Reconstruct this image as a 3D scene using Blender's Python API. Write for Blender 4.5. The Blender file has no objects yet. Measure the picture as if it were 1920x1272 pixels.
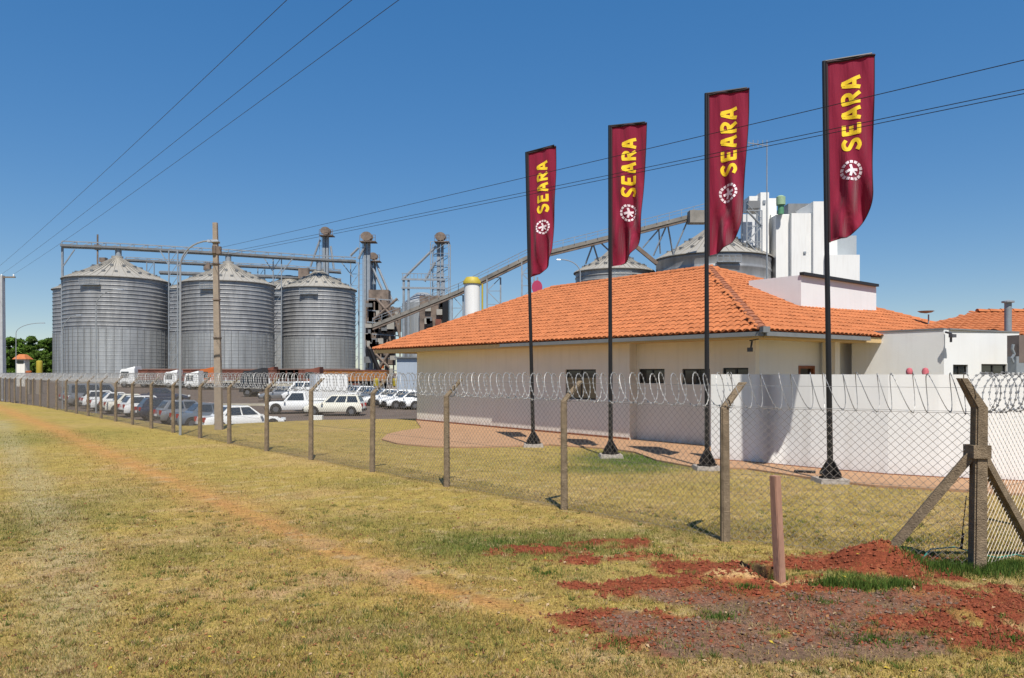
import bpy, bmesh, math, random
import numpy as np
from mathutils import Vector, Matrix
random.seed(7); rng = np.random.default_rng(7)
S = bpy.context.scene
C = S.collection
R = math.radians
# ------------------------------------------------------------------ camera
F = 1400.0; CX = 960.0; HZ = 700.0; H = 2.3       # focal length in px of a 1920 wide picture, horizon row, eye height
cam = bpy.data.cameras.new('camera'); camo = bpy.data.objects.new('camera', cam); C.objects.link(camo)
camo.location = (0, 0, H); camo.rotation_euler = (R(90), 0, 0)
cam.sensor_width = 36; cam.lens = 36*F/1920; cam.shift_y = 64/1920
cam.clip_start = .1; cam.clip_end = 6000
S.camera = camo
# ------------------------------------------------------------------ sky, sun
SUN_EL, SUN_AZ = 58.5, 11.0                        # sun stands behind the camera, 11 degrees to the right
w = bpy.data.worlds.new('World'); S.world = w; w.use_nodes = True
nt = w.node_tree; bg = nt.nodes['Background']
sky = nt.nodes.new('ShaderNodeTexSky'); sky.sky_type = 'NISHITA'; sky.sun_disc = False
sky.sun_elevation = R(SUN_EL); sky.sun_rotation = R(180-SUN_AZ)
sky.air_density = 1.0; sky.dust_density = 0; sky.ozone_density = 5; sky.altitude = 500
hs = nt.nodes.new('ShaderNodeHueSaturation'); hs.inputs['Hue'].default_value = .509; hs.inputs['Value'].default_value = 1.13; hs.inputs['Saturation'].default_value = 1.86; gm_ = nt.nodes.new('ShaderNodeGamma'); gm_.inputs[1].default_value = .5; nt.links.new(sky.outputs[0], gm_.inputs[0]); nt.links.new(gm_.outputs[0], hs.inputs['Color']); nt.links.new(hs.outputs[0], bg.inputs[0]); bg.inputs[1].default_value = .15
sl = bpy.data.lights.new('sun', 'SUN'); so = bpy.data.objects.new('sun', sl); C.objects.link(so)
sl.energy = 4.5; sl.angle = R(.5); sl.color = (1, .95, .87)
sv = Vector((math.sin(R(SUN_AZ))*math.cos(R(SUN_EL)), -math.cos(R(SUN_AZ))*math.cos(R(SUN_EL)), math.sin(R(SUN_EL))))
so.rotation_euler = sv.to_track_quat('Z', 'Y').to_euler(); so.location = (10, -20, 40)
S.view_settings.view_transform = 'Standard'; S.view_settings.look = 'None'
S.view_settings.gamma = 1; S.view_settings.use_curve_mapping = False; S.view_settings.exposure = .55
S.render.engine = 'CYCLES'

# ------------------------------------------------------------------ helpers
def G(px, py, z=0.0):                               # measured picture point -> point on a level at height z
    d = F*(H-z)/(py-HZ); return Vector(((px-CX)*d/F, d, z))
def A(px, py, d):                                   # measured picture point at a known distance
    return Vector(((px-CX)*d/F, d, H+(HZ-py)*d/F))
V = Vector
ORG = {}
def org(o):
    while o is not None:
        if o.name in ORG: return ORG[o.name]
        o = o.parent
    return V((0, 0, 0))

class MB:
    def __init__(s): s.v = []; s.f = []; s.smooth = False
    def add(s, vs, fs):
        n = len(s.v); s.v += [tuple(p) for p in vs]; s.f += [tuple(i+n for i in f) for f in fs]; return s
    def hexa(s, p):                                 # 8 points, bottom loop then top loop
        return s.add(p, [(3,2,1,0),(4,5,6,7),(0,1,5,4),(1,2,6,5),(2,3,7,6),(3,0,4,7)])
    def box(s, c, sz, rz=0, M=None):
        hx, hy, hz = sz[0]/2, sz[1]/2, sz[2]/2; c = V(c)
        m = M or Matrix.Rotation(rz, 3, 'Z')
        return s.hexa([c+m@V(q) for q in [(-hx,-hy,-hz),(hx,-hy,-hz),(hx,hy,-hz),(-hx,hy,-hz),(-hx,-hy,hz),(hx,-hy,hz),(hx,hy,hz),(-hx,hy,hz)]])
    def beam(s, a, b, w, h=None, up=(0,0,1)):
        a, b = V(a), V(b); h = h or w; d = (b-a).normalized(); up = V(up)
        if abs(d.dot(up)) > .98: up = V((0,1,0))
        sd = d.cross(up).normalized(); u2 = sd.cross(d)
        q = []
        for p in (a, b):
            q += [p-sd*w/2-u2*h/2, p+sd*w/2-u2*h/2, p+sd*w/2+u2*h/2, p-sd*w/2+u2*h/2]
        return s.hexa(q)
    def tube(s, pts, r, n=6, r2=None, caps=True, closed=False):
        pts = [V(p) for p in pts]; k = len(pts); rings = []
        side0 = None
        base = len(s.v)
        for i, p in enumerate(pts):
            a = pts[i-1] if i else (pts[-1] if closed else p); b = pts[i+1] if i < k-1 else (pts[0] if closed else p)
            d = (b-a).normalized()
            if side0 is None:
                side0 = d.cross(V((0,0,1)) if abs(d.z) < .95 else V((0,1,0))).normalized()
            sd = (side0-d*side0.dot(d)).normalized(); side0 = sd; u2 = sd.cross(d)
            rr = r if r2 is None else r+(r2-r)*i/(k-1)
            for j in range(n):
                t = 2*math.pi*j/n; s.v.append(tuple(p+sd*math.cos(t)*rr+u2*math.sin(t)*rr))
        m = k if closed else k-1
        for i in range(m):
            for j in range(n):
                a = base+i*n+j; b = base+i*n+(j+1) % n; c = base+((i+1) % k)*n+(j+1) % n; d = base+((i+1) % k)*n+j
                s.f.append((a, b, c, d))
        if caps and not closed and n > 2:
            s.f.append(tuple(base+j for j in reversed(range(n)))); s.f.append(tuple(base+(k-1)*n+j for j in range(n)))
        return s
    def lathe(s, prof, c, n=32, caps=False):
        c = V(c); base = len(s.v); k = len(prof)
        for r, z in prof:
            for j in range(n):
                t = 2*math.pi*j/n; s.v.append((c.x+r*math.cos(t), c.y+r*math.sin(t), c.z+z))
        for i in range(k-1):
            for j in range(n):
                s.f.append((base+i*n+j, base+i*n+(j+1) % n, base+(i+1)*n+(j+1) % n, base+(i+1)*n+j))
        if caps:
            s.f.append(tuple(base+j for j in reversed(range(n)))); s.f.append(tuple(base+(k-1)*n+j for j in range(n)))
        return s
    def prism(s, pts, ext):                         # polygon of 3d points pushed along ext
        n = len(pts); e = V(ext); p = [V(q) for q in pts]
        s.add(p+[q+e for q in p], [tuple(reversed(range(n))), tuple(range(n, 2*n))]+[(i, (i+1) % n, n+(i+1) % n, n+i) for i in range(n)])
        return s
    def mesh(s, name, L=V((0,0,0))):
        me = bpy.data.meshes.new(name)
        me.from_pydata([(p[0]-L.x, p[1]-L.y, p[2]-L.z) for p in s.v], [], s.f); me.update()
        return me
    def build(s, name, m, parent=None, smooth=False, origin=None, fix=True):
        L = org(parent) if parent is not None else (V(origin) if origin is not None else V((0,0,0)))
        me = s.mesh(name, L)
        if fix:
            bm = bmesh.new(); bm.from_mesh(me); bmesh.ops.recalc_face_normals(bm, faces=bm.faces); bm.to_mesh(me); bm.free()
        if smooth:
            me.shade_smooth()
            try: me.set_sharp_from_angle(angle=R(40))
            except Exception: pass
        me.materials.append(m)
        o = bpy.data.objects.new(name, me); C.objects.link(o)
        if parent is not None: o.parent = parent
        else:
            o.location = L; ORG[o.name] = L
        return o
def tag(o, label=None, cat=None, group=None, kind=None):
    if label: o['label'] = label
    if cat: o['category'] = cat
    if group: o['group'] = group
    if kind: o['kind'] = kind
    return o
def thing(name, loc, label, cat, group=None):
    o = bpy.data.objects.new(name, None); C.objects.link(o); o.location = loc; o.empty_display_size = .2
    ORG[o.name] = V(loc); return tag(o, label, cat, group)
def copy_tree(o, parent=None):
    c = o.copy(); C.objects.link(c)
    if parent is not None: c.parent = parent
    for ch in list(o.children): copy_tree(ch, c)
    return c

# ------------------------------------------------------------------ materials
K = .66
def mat(name, col, rough=.7, metal=0, var=.12, scale=3.0, bump=0.0, bscale=40., spec=.5, col2=None, coat=0, stretch=None):
    kk = 1.0 if (min(col) > .58) else K; col = [c*kk for c in col]; col2 = [c*kk for c in col2] if col2 else None
    m = bpy.data.materials.new(name); m.use_nodes = True; t = m.node_tree; N = t.nodes; Lk = t.links
    b = N['Principled BSDF']; b.inputs['Roughness'].default_value = rough; b.inputs['Metallic'].default_value = metal
    b.inputs['Specular IOR Level'].default_value = spec; b.inputs['Coat Weight'].default_value = coat
    geo = N.new('ShaderNodeNewGeometry'); vec = geo.outputs['Position']
    if stretch:
        mp = N.new('ShaderNodeMapping'); mp.inputs['Scale'].default_value = stretch; Lk.new(vec, mp.inputs[0]); vec = mp.outputs[0]
    nz = N.new('ShaderNodeTexNoise'); nz.inputs['Scale'].default_value = scale; nz.inputs['Detail'].default_value = 6; nz.inputs['Roughness'].default_value = .65
    Lk.new(vec, nz.inputs['Vector'])
    mr = N.new('ShaderNodeMapRange'); mr.inputs[1].default_value = .3; mr.inputs[2].default_value = .7; Lk.new(nz.outputs[0], mr.inputs[0])
    mx = N.new('ShaderNodeMix'); mx.data_type = 'RGBA'
    c1 = [max(0, c*(1-var)) for c in col]; c2 = col2 if col2 else [min(1, c*(1+var)) for c in col]
    if col2: c1 = col
    mx.inputs[6].default_value = (*c1, 1); mx.inputs[7].default_value = (*c2, 1)
    Lk.new(mr.outputs[0], mx.inputs[0]); Lk.new(mx.outputs[2], b.inputs['Base Color'])
    if bump:
        n2 = N.new('ShaderNodeTexNoise'); n2.inputs['Scale'].default_value = bscale; n2.inputs['Detail'].default_value = 4; Lk.new(vec, n2.inputs['Vector'])
        bp = N.new('ShaderNodeBump'); bp.inputs['Strength'].default_value = bump; bp.inputs['Distance'].default_value = .02
        Lk.new(n2.outputs[0], bp.inputs['Height']); Lk.new(bp.outputs[0], b.inputs['Normal'])
    return m
M_wall = mat('white_render', (.74,.70,.615), .9, var=.035, scale=.9, bump=.25, bscale=60)
M_wall2 = mat('white_parapet_render', (.68,.69,.69), .9, var=.03, scale=.9, bump=.25, bscale=60)
M_cream = mat('cream_render', (.80,.56,.27), .9, var=.05, scale=.7, bump=.25, bscale=50)
M_tile = mat('terracotta', (.61,.208,.080), .85, var=.22, scale=1.6, bump=.3, bscale=30, spec=.2, stretch=(1.3,1.3,2.5))
M_tiled = mat('weathered_ridge_terracotta', (.42,.15,.07), .9, var=.25, scale=4)
M_conc = mat('cast_concrete', (.29,.22,.145), .95, var=.35, scale=9, bump=.8, bscale=55, spec=.2)
M_conc2 = mat('pale_concrete', (.46,.40,.34), .9, var=.2, scale=7, bump=.6, bscale=30)
M_concp = mat('pole_concrete', (.42,.34,.26), .9, var=.15, scale=4, bump=.4, bscale=30)
M_wire = mat('galvanised_wire', (.40,.35,.30), .5, .25, var=.2, scale=10)
M_razor = mat('razor_steel', (.50,.49,.47), .5, .3, var=.2, scale=12)
M_black = mat('black_paint', (.012,.010,.010), .42, var=.3, scale=8)
M_gutter = mat('gutter_metal', (.30,.31,.31), .5, .2, var=.1)
M_darkfr = mat('dark_window_frame', (.02,.018,.016), .5)
M_glass = mat('window_glass', (.02,.024,.025), .08, var=.3, spec=.8)
M_curt = mat('window_blind', (.30,.25,.14), .6, var=.25, scale=5)
M_door = mat('stained_door_wood', (.30,.09,.03), .6, var=.3, scale=6)
M_bldgw = mat('white_tower_paint', (.70,.695,.67), .85, var=.03, scale=.25)
M_court = mat('white_boundary_render', (.74,.735,.705), .9, var=.03, scale=.9, bump=.25, bscale=60)
def add_dust(m, top=.55, amt=.55, dust=(.30,.17,.095), streak=.16):
    # red soil splashed up from the ground and vertical rain streaks
    t = m.node_tree; N = t.nodes; Lk = t.links; b = N['Principled BSDF']; src_ = b.inputs['Base Color'].links[0].from_socket
    geo = N.new('ShaderNodeNewGeometry'); sp = N.new('ShaderNodeSeparateXYZ'); Lk.new(geo.outputs['Position'], sp.inputs[0])
    mr = N.new('ShaderNodeMapRange'); mr.inputs[1].default_value = 0.; mr.inputs[2].default_value = top; mr.inputs[3].default_value = 1; mr.inputs[4].default_value = 0; Lk.new(sp.outputs['Z'], mr.inputs[0])
    pw_ = N.new('ShaderNodeMath'); pw_.operation = 'POWER'; pw_.inputs[1].default_value = 2.2; Lk.new(mr.outputs[0], pw_.inputs[0])
    nz = N.new('ShaderNodeTexNoise'); nz.inputs['Scale'].default_value = 5; nz.inputs['Detail'].default_value = 5; Lk.new(geo.outputs['Position'], nz.inputs['Vector'])
    r2 = N.new('ShaderNodeMapRange'); r2.inputs[1].default_value = .32; r2.inputs[2].default_value = .68; r2.inputs[4].default_value = amt; Lk.new(nz.outputs[0], r2.inputs[0])
    ml = N.new('ShaderNodeMath'); ml.operation = 'MULTIPLY'; Lk.new(pw_.outputs[0], ml.inputs[0]); Lk.new(r2.outputs[0], ml.inputs[1])
    mx = N.new('ShaderNodeMix'); mx.data_type = 'RGBA'; mx.inputs[7].default_value = (*dust,1); Lk.new(ml.outputs[0], mx.inputs[0]); Lk.new(src_, mx.inputs[6])
    mp = N.new('ShaderNodeMapping'); mp.inputs['Scale'].default_value = (4,4,.25); Lk.new(geo.outputs['Position'], mp.inputs[0])
    n2 = N.new('ShaderNodeTexNoise'); n2.inputs['Scale'].default_value = 1.4; n2.inputs['Detail'].default_value = 5; Lk.new(mp.outputs[0], n2.inputs['Vector'])
    r3 = N.new('ShaderNodeMapRange'); r3.inputs[1].default_value = .5; r3.inputs[2].default_value = .75; r3.inputs[4].default_value = streak; Lk.new(n2.outputs[0], r3.inputs[0])
    m2 = N.new('ShaderNodeMix'); m2.data_type = 'RGBA'; m2.inputs[7].default_value = (.40,.36,.30,1); Lk.new(r3.outputs[0], m2.inputs[0]); Lk.new(mx.outputs[2], m2.inputs[6]); Lk.new(m2.outputs[2], b.inputs['Base Color'])
add_dust(M_wall, .6, .75); add_dust(M_court, .5, .45); add_dust(M_wall2, .3, .2, streak=.08); add_dust(M_bldgw, .3, .0, streak=.18)
M_path = mat('tan_paving', (.52,.305,.17), .95, var=.13, scale=2.2, bump=.3, bscale=20, spec=.2)
M_asph = mat('worn_asphalt', (.165,.125,.10), .95, var=.2, scale=.35, bump=.3, bscale=12, spec=.2)
M_kerb = mat('painted_kerb', (.62,.56,.42), .9, var=.2, scale=1.5)
M_earth = mat('red_plain', (.22,.11,.06), .95, var=.3, scale=.05)
M_galv = mat('galvanised_silo_sheet', (.56,.57,.56), .5, .5, var=.25, scale=.8, stretch=(1.6,1.6,.12), bump=.1, bscale=3)
M_galvu = mat('weathered_silo_sheet', (.47,.47,.465), .5, .5, var=.25, scale=.7, stretch=(1.4,1.4,.3))
M_galv2 = mat('galvanised_dull_sheet', (.30,.30,.295), .5, .45, var=.2, scale=.9, stretch=(1,1,.3))
M_rib = mat('stiffener_steel', (.27,.275,.275), .5, .4, var=.15)
M_sroof = mat('silo_roof_sheet', (.52,.485,.42), .55, .25, var=.1, scale=1)
M_steel = mat('grey_steelwork', (.36,.40,.44), .6, .2, var=.2, scale=1.5)
M_dsteel = mat('dirty_brown_steelwork', (.25,.19,.15), .8, .1, var=.5, scale=.8)
M_conv = mat('conveyor_cladding', (.33,.305,.265), .75, .1, var=.3, scale=.6)
M_rust = mat('rust_red_paint', (.23,.075,.045), .8, var=.45, scale=.5)
M_orange = mat('orange_paint', (.62,.16,.03), .6, var=.2, scale=.6)
M_blue = mat('pale_blue_sheet', (.50,.57,.65), .6, .1, var=.08, scale=1, stretch=(6,6,.1))
M_green = mat('green_duct', (.13,.38,.20), .5, var=.1)
M_lgreen = mat('pale_green_cap', (.42,.60,.36), .5, var=.1)
M_yel = mat('yellow_paint', (.62,.48,.05), .6, var=.15)
M_pink = mat('pink_lamp_glass', (.75,.18,.20), .35, var=.1)
M_flag = None
M_yflag = mat('yellow_print', (1.25,.84,.02), .75, var=.08, scale=8)
M_wflag = mat('white_print', (.78,.66,.70), .75, var=.05, scale=8)
M_hem = mat('dark_hem', (.035,.008,.015), .8)
M_bark = mat('bark', (.09,.065,.045), .95, var=.3)
M_wood = mat('red_brown_timber', (.50,.27,.18), .85, var=.18, scale=6, stretch=(3,3,.5), bump=.5, bscale=25)
M_tyre = mat('tyre_rubber', (.02,.019,.018), .85)
M_rim = mat('wheel_rim', (.35,.35,.36), .35, .7)
M_cglass = mat('car_glass', (.03,.045,.06), .06, var=.3, spec=.9)
M_tail = mat('tail_light', (.45,.02,.02), .25)
M_head = mat('head_light', (.7,.72,.72), .15)
M_dplas = mat('black_plastic', (.025,.025,.026), .6)
M_camera = mat('grey_housing', (.12,.12,.13), .5)
M_hose = mat('green_hose', (.06,.40,.28), .45)
M_plast = mat('white_plastic', (.75,.75,.74), .4)
M_lamp = mat('lamp_aluminium', (.5,.52,.53), .4, .4)
def paint(name, c): return mat(name, c, .28, .0, var=.02, coat=.6)
P_white = paint('white_car_paint', (.76,.76,.74)); P_silver = mat('silver_car_paint', (.42,.43,.44), .3, .5, var=.02, coat=.5)
P_blue = paint('slate_blue_car_paint', (.09,.13,.20)); P_navy = paint('navy_car_paint', (.025,.035,.07)); P_red = paint('red_car_paint', (.30,.02,.03))
P_grey = paint('grey_blue_car_paint', (.17,.21,.26)); P_beige = paint('cream_car_paint', (.74,.71,.60))

# attribute driven materials: flag cloth, lawn, grass blades, leaves
def flagmat():
    m = bpy.data.materials.new('burgundy_cloth'); m.use_nodes = True; t = m.node_tree; N = t.nodes; Lk = t.links
    b = N['Principled BSDF']; b.inputs['Roughness'].default_value = .75; b.inputs['Sheen Weight'].default_value = .2
    b.inputs['Base Color'].default_value = (.27,.010,.043,1); b.inputs['Specular IOR Level'].default_value = .25
    tr = N.new('ShaderNodeBsdfTranslucent'); tr.inputs[0].default_value = (.25,.006,.02,1)
    mx = N.new('ShaderNodeMixShader'); mx.inputs[0].default_value = .3
    wv = N.new('ShaderNodeTexNoise'); wv.inputs['Scale'].default_value = 2.5; tc = N.new('ShaderNodeTexCoord')
    mp = N.new('ShaderNodeMapping'); mp.inputs['Scale'].default_value = (5,5,.5); Lk.new(tc.outputs['Object'], mp.inputs[0]); Lk.new(mp.outputs[0], wv.inputs[0])
    bp = N.new('ShaderNodeBump'); bp.inputs['Strength'].default_value = .5; bp.inputs['Distance'].default_value = .05; Lk.new(wv.outputs[0], bp.inputs['Height']); Lk.new(bp.outputs[0], b.inputs['Normal'])
    Lk.new(b.outputs[0], mx.inputs[1]); Lk.new(tr.outputs[0], mx.inputs[2]); Lk.new(mx.outputs[0], N['Material Output'].inputs[0])
    return m
M_flag = flagmat()
def attrmat(name, rough=.8, transl=0):
    m = bpy.data.materials.new(name); m.use_nodes = True; t = m.node_tree; N = t.nodes; Lk = t.links
    b = N['Principled BSDF']; b.inputs['Roughness'].default_value = rough; b.inputs['Specular IOR Level'].default_value = .2
    at = N.new('ShaderNodeAttribute'); at.attribute_name = 'col'; Lk.new(at.outputs['Color'], b.inputs['Base Color'])
    if transl:
        tr = N.new('ShaderNodeBsdfTranslucent'); Lk.new(at.outputs['Color'], tr.inputs[0]); mx = N.new('ShaderNodeMixShader'); mx.inputs[0].default_value = transl
        Lk.new(b.outputs[0], mx.inputs[1]); Lk.new(tr.outputs[0], mx.inputs[2]); Lk.new(mx.outputs[0], N['Material Output'].inputs[0])
    return m
M_blade = attrmat('grass_blade', .8, .25); M_leaf = attrmat('tree_leaf', .6, .3); M_clod = attrmat('soil_clod', .95)
def lawnmat():
    m = bpy.data.materials.new('dry_lawn'); m.use_nodes = True; t = m.node_tree; N = t.nodes; Lk = t.links
    b = N['Principled BSDF']; b.inputs['Roughness'].default_value = .95; b.inputs['Specular IOR Level'].default_value = .1
    at = N.new('ShaderNodeAttribute'); at.attribute_name = 'col'
    geo = N.new('ShaderNodeNewGeometry')
    def noise(sc, det, rg):
        n = N.new('ShaderNodeTexNoise'); n.inputs['Scale'].default_value = sc; n.inputs['Detail'].default_value = det; n.inputs['Roughness'].default_value = rg
        Lk.new(geo.outputs['Position'], n.inputs['Vector']); return n
    def mul(cin, n, lo, hi, a=.35, z=.65):
        mr = N.new('ShaderNodeMapRange'); mr.inputs[1].default_value = a; mr.inputs[2].default_value = z; mr.inputs[3].default_value = lo; mr.inputs[4].default_value = hi
        Lk.new(n.outputs[0], mr.inputs[0]); v = N.new('ShaderNodeVectorMath'); v.operation = 'SCALE'; Lk.new(cin, v.inputs[0]); Lk.new(mr.outputs[0], v.inputs['Scale']); return v.outputs[0]
    c = mul(at.outputs['Color'], noise(22, 5, .75), .58, 1.40); c = mul(c, noise(2.2, 5, .6), .86, 1.16); c = mul(c, noise(90, 2, .6), .70, 1.28)
    # speckle of greener growth
    n3 = noise(5.5, 6, .7); mr = N.new('ShaderNodeMapRange'); mr.inputs[1].default_value = .52; mr.inputs[2].default_value = .68; mr.inputs[4].default_value = .5; Lk.new(n3.outputs[0], mr.inputs[0])
    g = N.new('ShaderNodeMix'); g.data_type = 'RGBA'; g.blend_type = 'MULTIPLY'; g.inputs[7].default_value = (.70,.93,.6,1); Lk.new(mr.outputs[0], g.inputs[0]); Lk.new(c, g.inputs[6])
    Lk.new(g.outputs[2], b.inputs['Base Color'])
    bp = N.new('ShaderNodeBump'); bp.inputs['Strength'].default_value = .7; bp.inputs['Distance'].default_value = .03; n4 = noise(45, 5, .7); Lk.new(n4.outputs[0], bp.inputs['Height']); Lk.new(bp.outputs[0], b.inputs['Normal'])
    return m
M_lawn = lawnmat()

# ================================================================== GROUND
# lawn/lot border, in plan: parallel to the fence on the left, then swinging right to the house corner
def fenceX(y): return -.8614*y + 11.73
lot_poly = [(-74.,94.), (-25.7,44.9), (-15.3,33.3), (-14.2,32.6), (-12.3,34.4), (-9.4,36.9), (-6.9,37.6), (-4.9,37.9), (-1,42), (60,80), (60,400), (-400,400)]
def smooth(a, b, x): t = np.clip((x-a)/(b-a), 0, 1); return t*t*(3-2*t)
def vnoise(x, y, sc, seed=0, octs=4):
    out = np.zeros_like(x); amp = 1; tot = 0
    for o in range(octs):
        xs = x*sc+seed*17.3+o*5.1; ys = y*sc+seed*9.7+o*3.3
        xi = np.floor(xs).astype(np.int64); yi = np.floor(ys).astype(np.int64); fx = xs-xi; fy = ys-yi
        fx = fx*fx*(3-2*fx); fy = fy*fy*(3-2*fy)
        def h(a, b):
            n = (a*374761393 + b*668265263 + seed*982451653 + o*1274126177) & 0x7fffffff
            n = ((n ^ (n >> 13))*1274126177) & 0x7fffffff
            return ((n ^ (n >> 16)) & 0xffff)/65535.
        v = (h(xi,yi)*(1-fx)+h(xi+1,yi)*fx)*(1-fy)+(h(xi,yi+1)*(1-fx)+h(xi+1,yi+1)*fx)*fy
        out += v*amp; tot += amp; amp *= .55; sc *= 2.1
    return out/tot
def seg_dist(x, y, a, b):
    ax, ay = a; bx, by = b; dx, dy = bx-ax, by-ay; L2 = dx*dx+dy*dy
    t = np.clip(((x-ax)*dx+(y-ay)*dy)/L2, 0, 1); return np.hypot(x-ax-t*dx, y-ay-t*dy)
def poly_dist(x, y, pts): 
    d = np.full(x.shape, 1e9)
    for i in range(len(pts)-1): d = np.minimum(d, seg_dist(x, y, pts[i], pts[i+1]))
    return d
def inside(x, y, poly):
    r = np.zeros(x.shape, bool); n = len(poly)
    for i in range(n):
        x1, y1 = poly[i]; x2, y2 = poly[(i+1) % n]
        c = ((y1 > y) != (y2 > y)) & (x < (x2-x1)*(y-y1)/((y2-y1) if y2 != y1 else 1e-9)+x1); r ^= c
    return r
def ell(x, y, c, rx, ry, rot=0):
    dx, dy = x-c[0], y-c[1]; cs, sn = math.cos(rot), math.sin(rot)
    return np.hypot((dx*cs+dy*sn)/rx, (-dx*sn+dy*cs)/ry)
def g2(px, py): p = G(px, py); return (p.x, p.y)
track = [g2(-40,752), g2(0,765), g2(90,800), g2(200,850), g2(350,915), g2(500,980), g2(620,1032), g2(700,1062), g2(830,1108), g2(1000,1150), g2(1150,1180)]
track2 = [g2(0,790), g2(40,870), g2(90,960), g2(120,1050), g2(130,1160), g2(110,1290)]
def soil_masks(x, y):
    n = vnoise(x, y, 1.1, 3); nf = vnoise(x, y, 5.0, 4)
    red = np.zeros_like(x)
    def blob(px, py, rx, ry, s=1.0, rot=0):
        c = g2(px, py); e = ell(x, y, c, rx*1.12, ry*1.32, rot); return s*np.clip(1.55-e, 0, 1)
    red = np.maximum.reduce([blob(1660,1062,.72,.42), blob(1560,1060,.8,.30), blob(1350,1070,.55,.22,.9), blob(1790,1130,.75,.36), blob(1900,1150,.8,.5), blob(1880,1200,.6,.25,.8),
        blob(1250,1100,.75,.26,.85), blob(1120,1155,.36,.14,1.0), blob(1200,1165,.6,.18,1.0), blob(1120,1100,.5,.12,.85), blob(1450,1110,1.2,.5,.75), blob(1020,1040,.75,.3,.62), blob(1160,1020,.7,.3,.62), blob(1230,1045,.7,.3,.6), blob(1600,1160,1.3,.5,.72), blob(1380,1190,1.0,.3,.65), blob(1720,1075,.6,.25,.9), blob(1300,1062,.5,.2,.8), blob(1080,1050,.7,.2,.75), blob(1830,1110,.9,.2,.7)])
    red = smooth(.36, .72, red*.72 + (n-.5)*.85 + (nf-.5)*.9 + .15)*(red > .02)
    dark = np.maximum.reduce([blob(1330,1120,.7,.28), blob(1300,1180,.8,.25), blob(1470,1150,1.0,.45), blob(1640,1140,.8,.3,.9), blob(1400,1215,.9,.2,.9), blob(1600,1210,.8,.25,.8)])
    dark = smooth(.45, .66, dark*.6 + (vnoise(x, y, 1.6, 8)-.5)*.9 + .2)*(dark > .02)
    straw = np.maximum.reduce([blob(1380,1080,.34,.17,1.2), blob(1500,1094,.35,.08,1.0)])
    straw = smooth(.4, .6, straw*.8+(nf-.5)*.6)*(straw > .02)
    return red, dark, straw
def green_mask(x, y):
    def blob(px, py, rx, ry, s=1.0, rot=0):
        e = ell(x, y, g2(px, py), rx, ry, rot); return s*np.clip(1.4-e, 0, 1)
    g = np.maximum.reduce([blob(1820,1062,1.0,.45,1.15), blob(1740,1050,.5,.3,1.0), blob(940,1020,1.6,.9,.55), blob(1060,1010,1.4,.6,.6), blob(1250,1000,1.2,.4,.4), blob(20,980,1.6,3.5,.34), blob(310,1040,1.0,.7,.3), blob(1200,862,1.8,2.2,1.0), blob(1160,880,1.6,.8,.8),
        blob(640,990,2,1.2,.28), blob(60,820,3,4,.3), blob(1450,985,.8,.5,.3), blob(1640,1090,.6,.18,.8), blob(1640,1200,.5,.12,.7), blob(1390,1110,.25,.08,.9), blob(780,1180,1.2,.5,.3), blob(700,905,1.2,.8,.3)])
    return np.clip(g*(.45+1.1*vnoise(x, y, 1.3, 12)), 0, 1)
def ground_z(x, y):
    z = np.zeros_like(x)
    z += .018*(vnoise(x, y, .9, 21)-.5)*smooth(70, 30, y)
    near = smooth(17, 13, y)
    red, dark, straw = soil_masks(x, y)
    z += near*red*(.085*(vnoise(x, y, 7, 31, 5)-.42)+.05*(vnoise(x, y, 3, 32)-.4))
    def mound(px, py, rx, ry, h, rot=0):
        e = ell(x, y, g2(px, py), rx, ry, rot); return h*np.clip(1-e*e, 0, 1)**1.3
    z += mound(1648,1060,.62,.50,.24)*(.55+.95*vnoise(x, y, 7, 41, 5)) + mound(1560,1085,.5,.2,.07) + mound(1860,1165,.8,.4,.10)*(.7+.6*vnoise(x, y, 6, 42)) + mound(1740,1115,.6,.3,.06) + mound(1380,1086,.35,.16,.07)
    e = ell(x, y, g2(1438,1076), .19, .30); z -= .42*np.clip(1.3-1.3*e**3, 0, 1)
    for px, py, r in [(1848,1158,.07),(1634,1047,.06),(1740,1150,.04),(1784,1146,.04)]:
        e = ell(x, y, g2(px, py), r, r); z -= .10*np.clip(1-e**2, 0, 1)
    ins = inside(x, y, lot_poly); d = poly_dist(x, y, lot_poly[:10])
    z = np.where(ins, z-np.minimum(d*.42, 3.0), z)
    return z
def axis(segs):
    out = []
    for a, b, st in segs: out += list(np.arange(a, b, st))
    out.append(segs[-1][1]); return np.array(out)
xs = axis([(-90,-40,1.0),(-40,-12,.35),(-12,-4,.12),(-4,8.2,.05),(8.2,14,.2),(14,45,.8)])
ys = axis([(-6,4.5,.5),(4.5,12.5,.045),(12.5,18,.12),(18,45,.3),(45,100,.8)])
GX, GY = np.meshgrid(xs, ys); nx, ny = len(xs), len(ys)
gx, gy = GX.ravel(), GY.ravel()
gz = ground_z(gx, gy)
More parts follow.
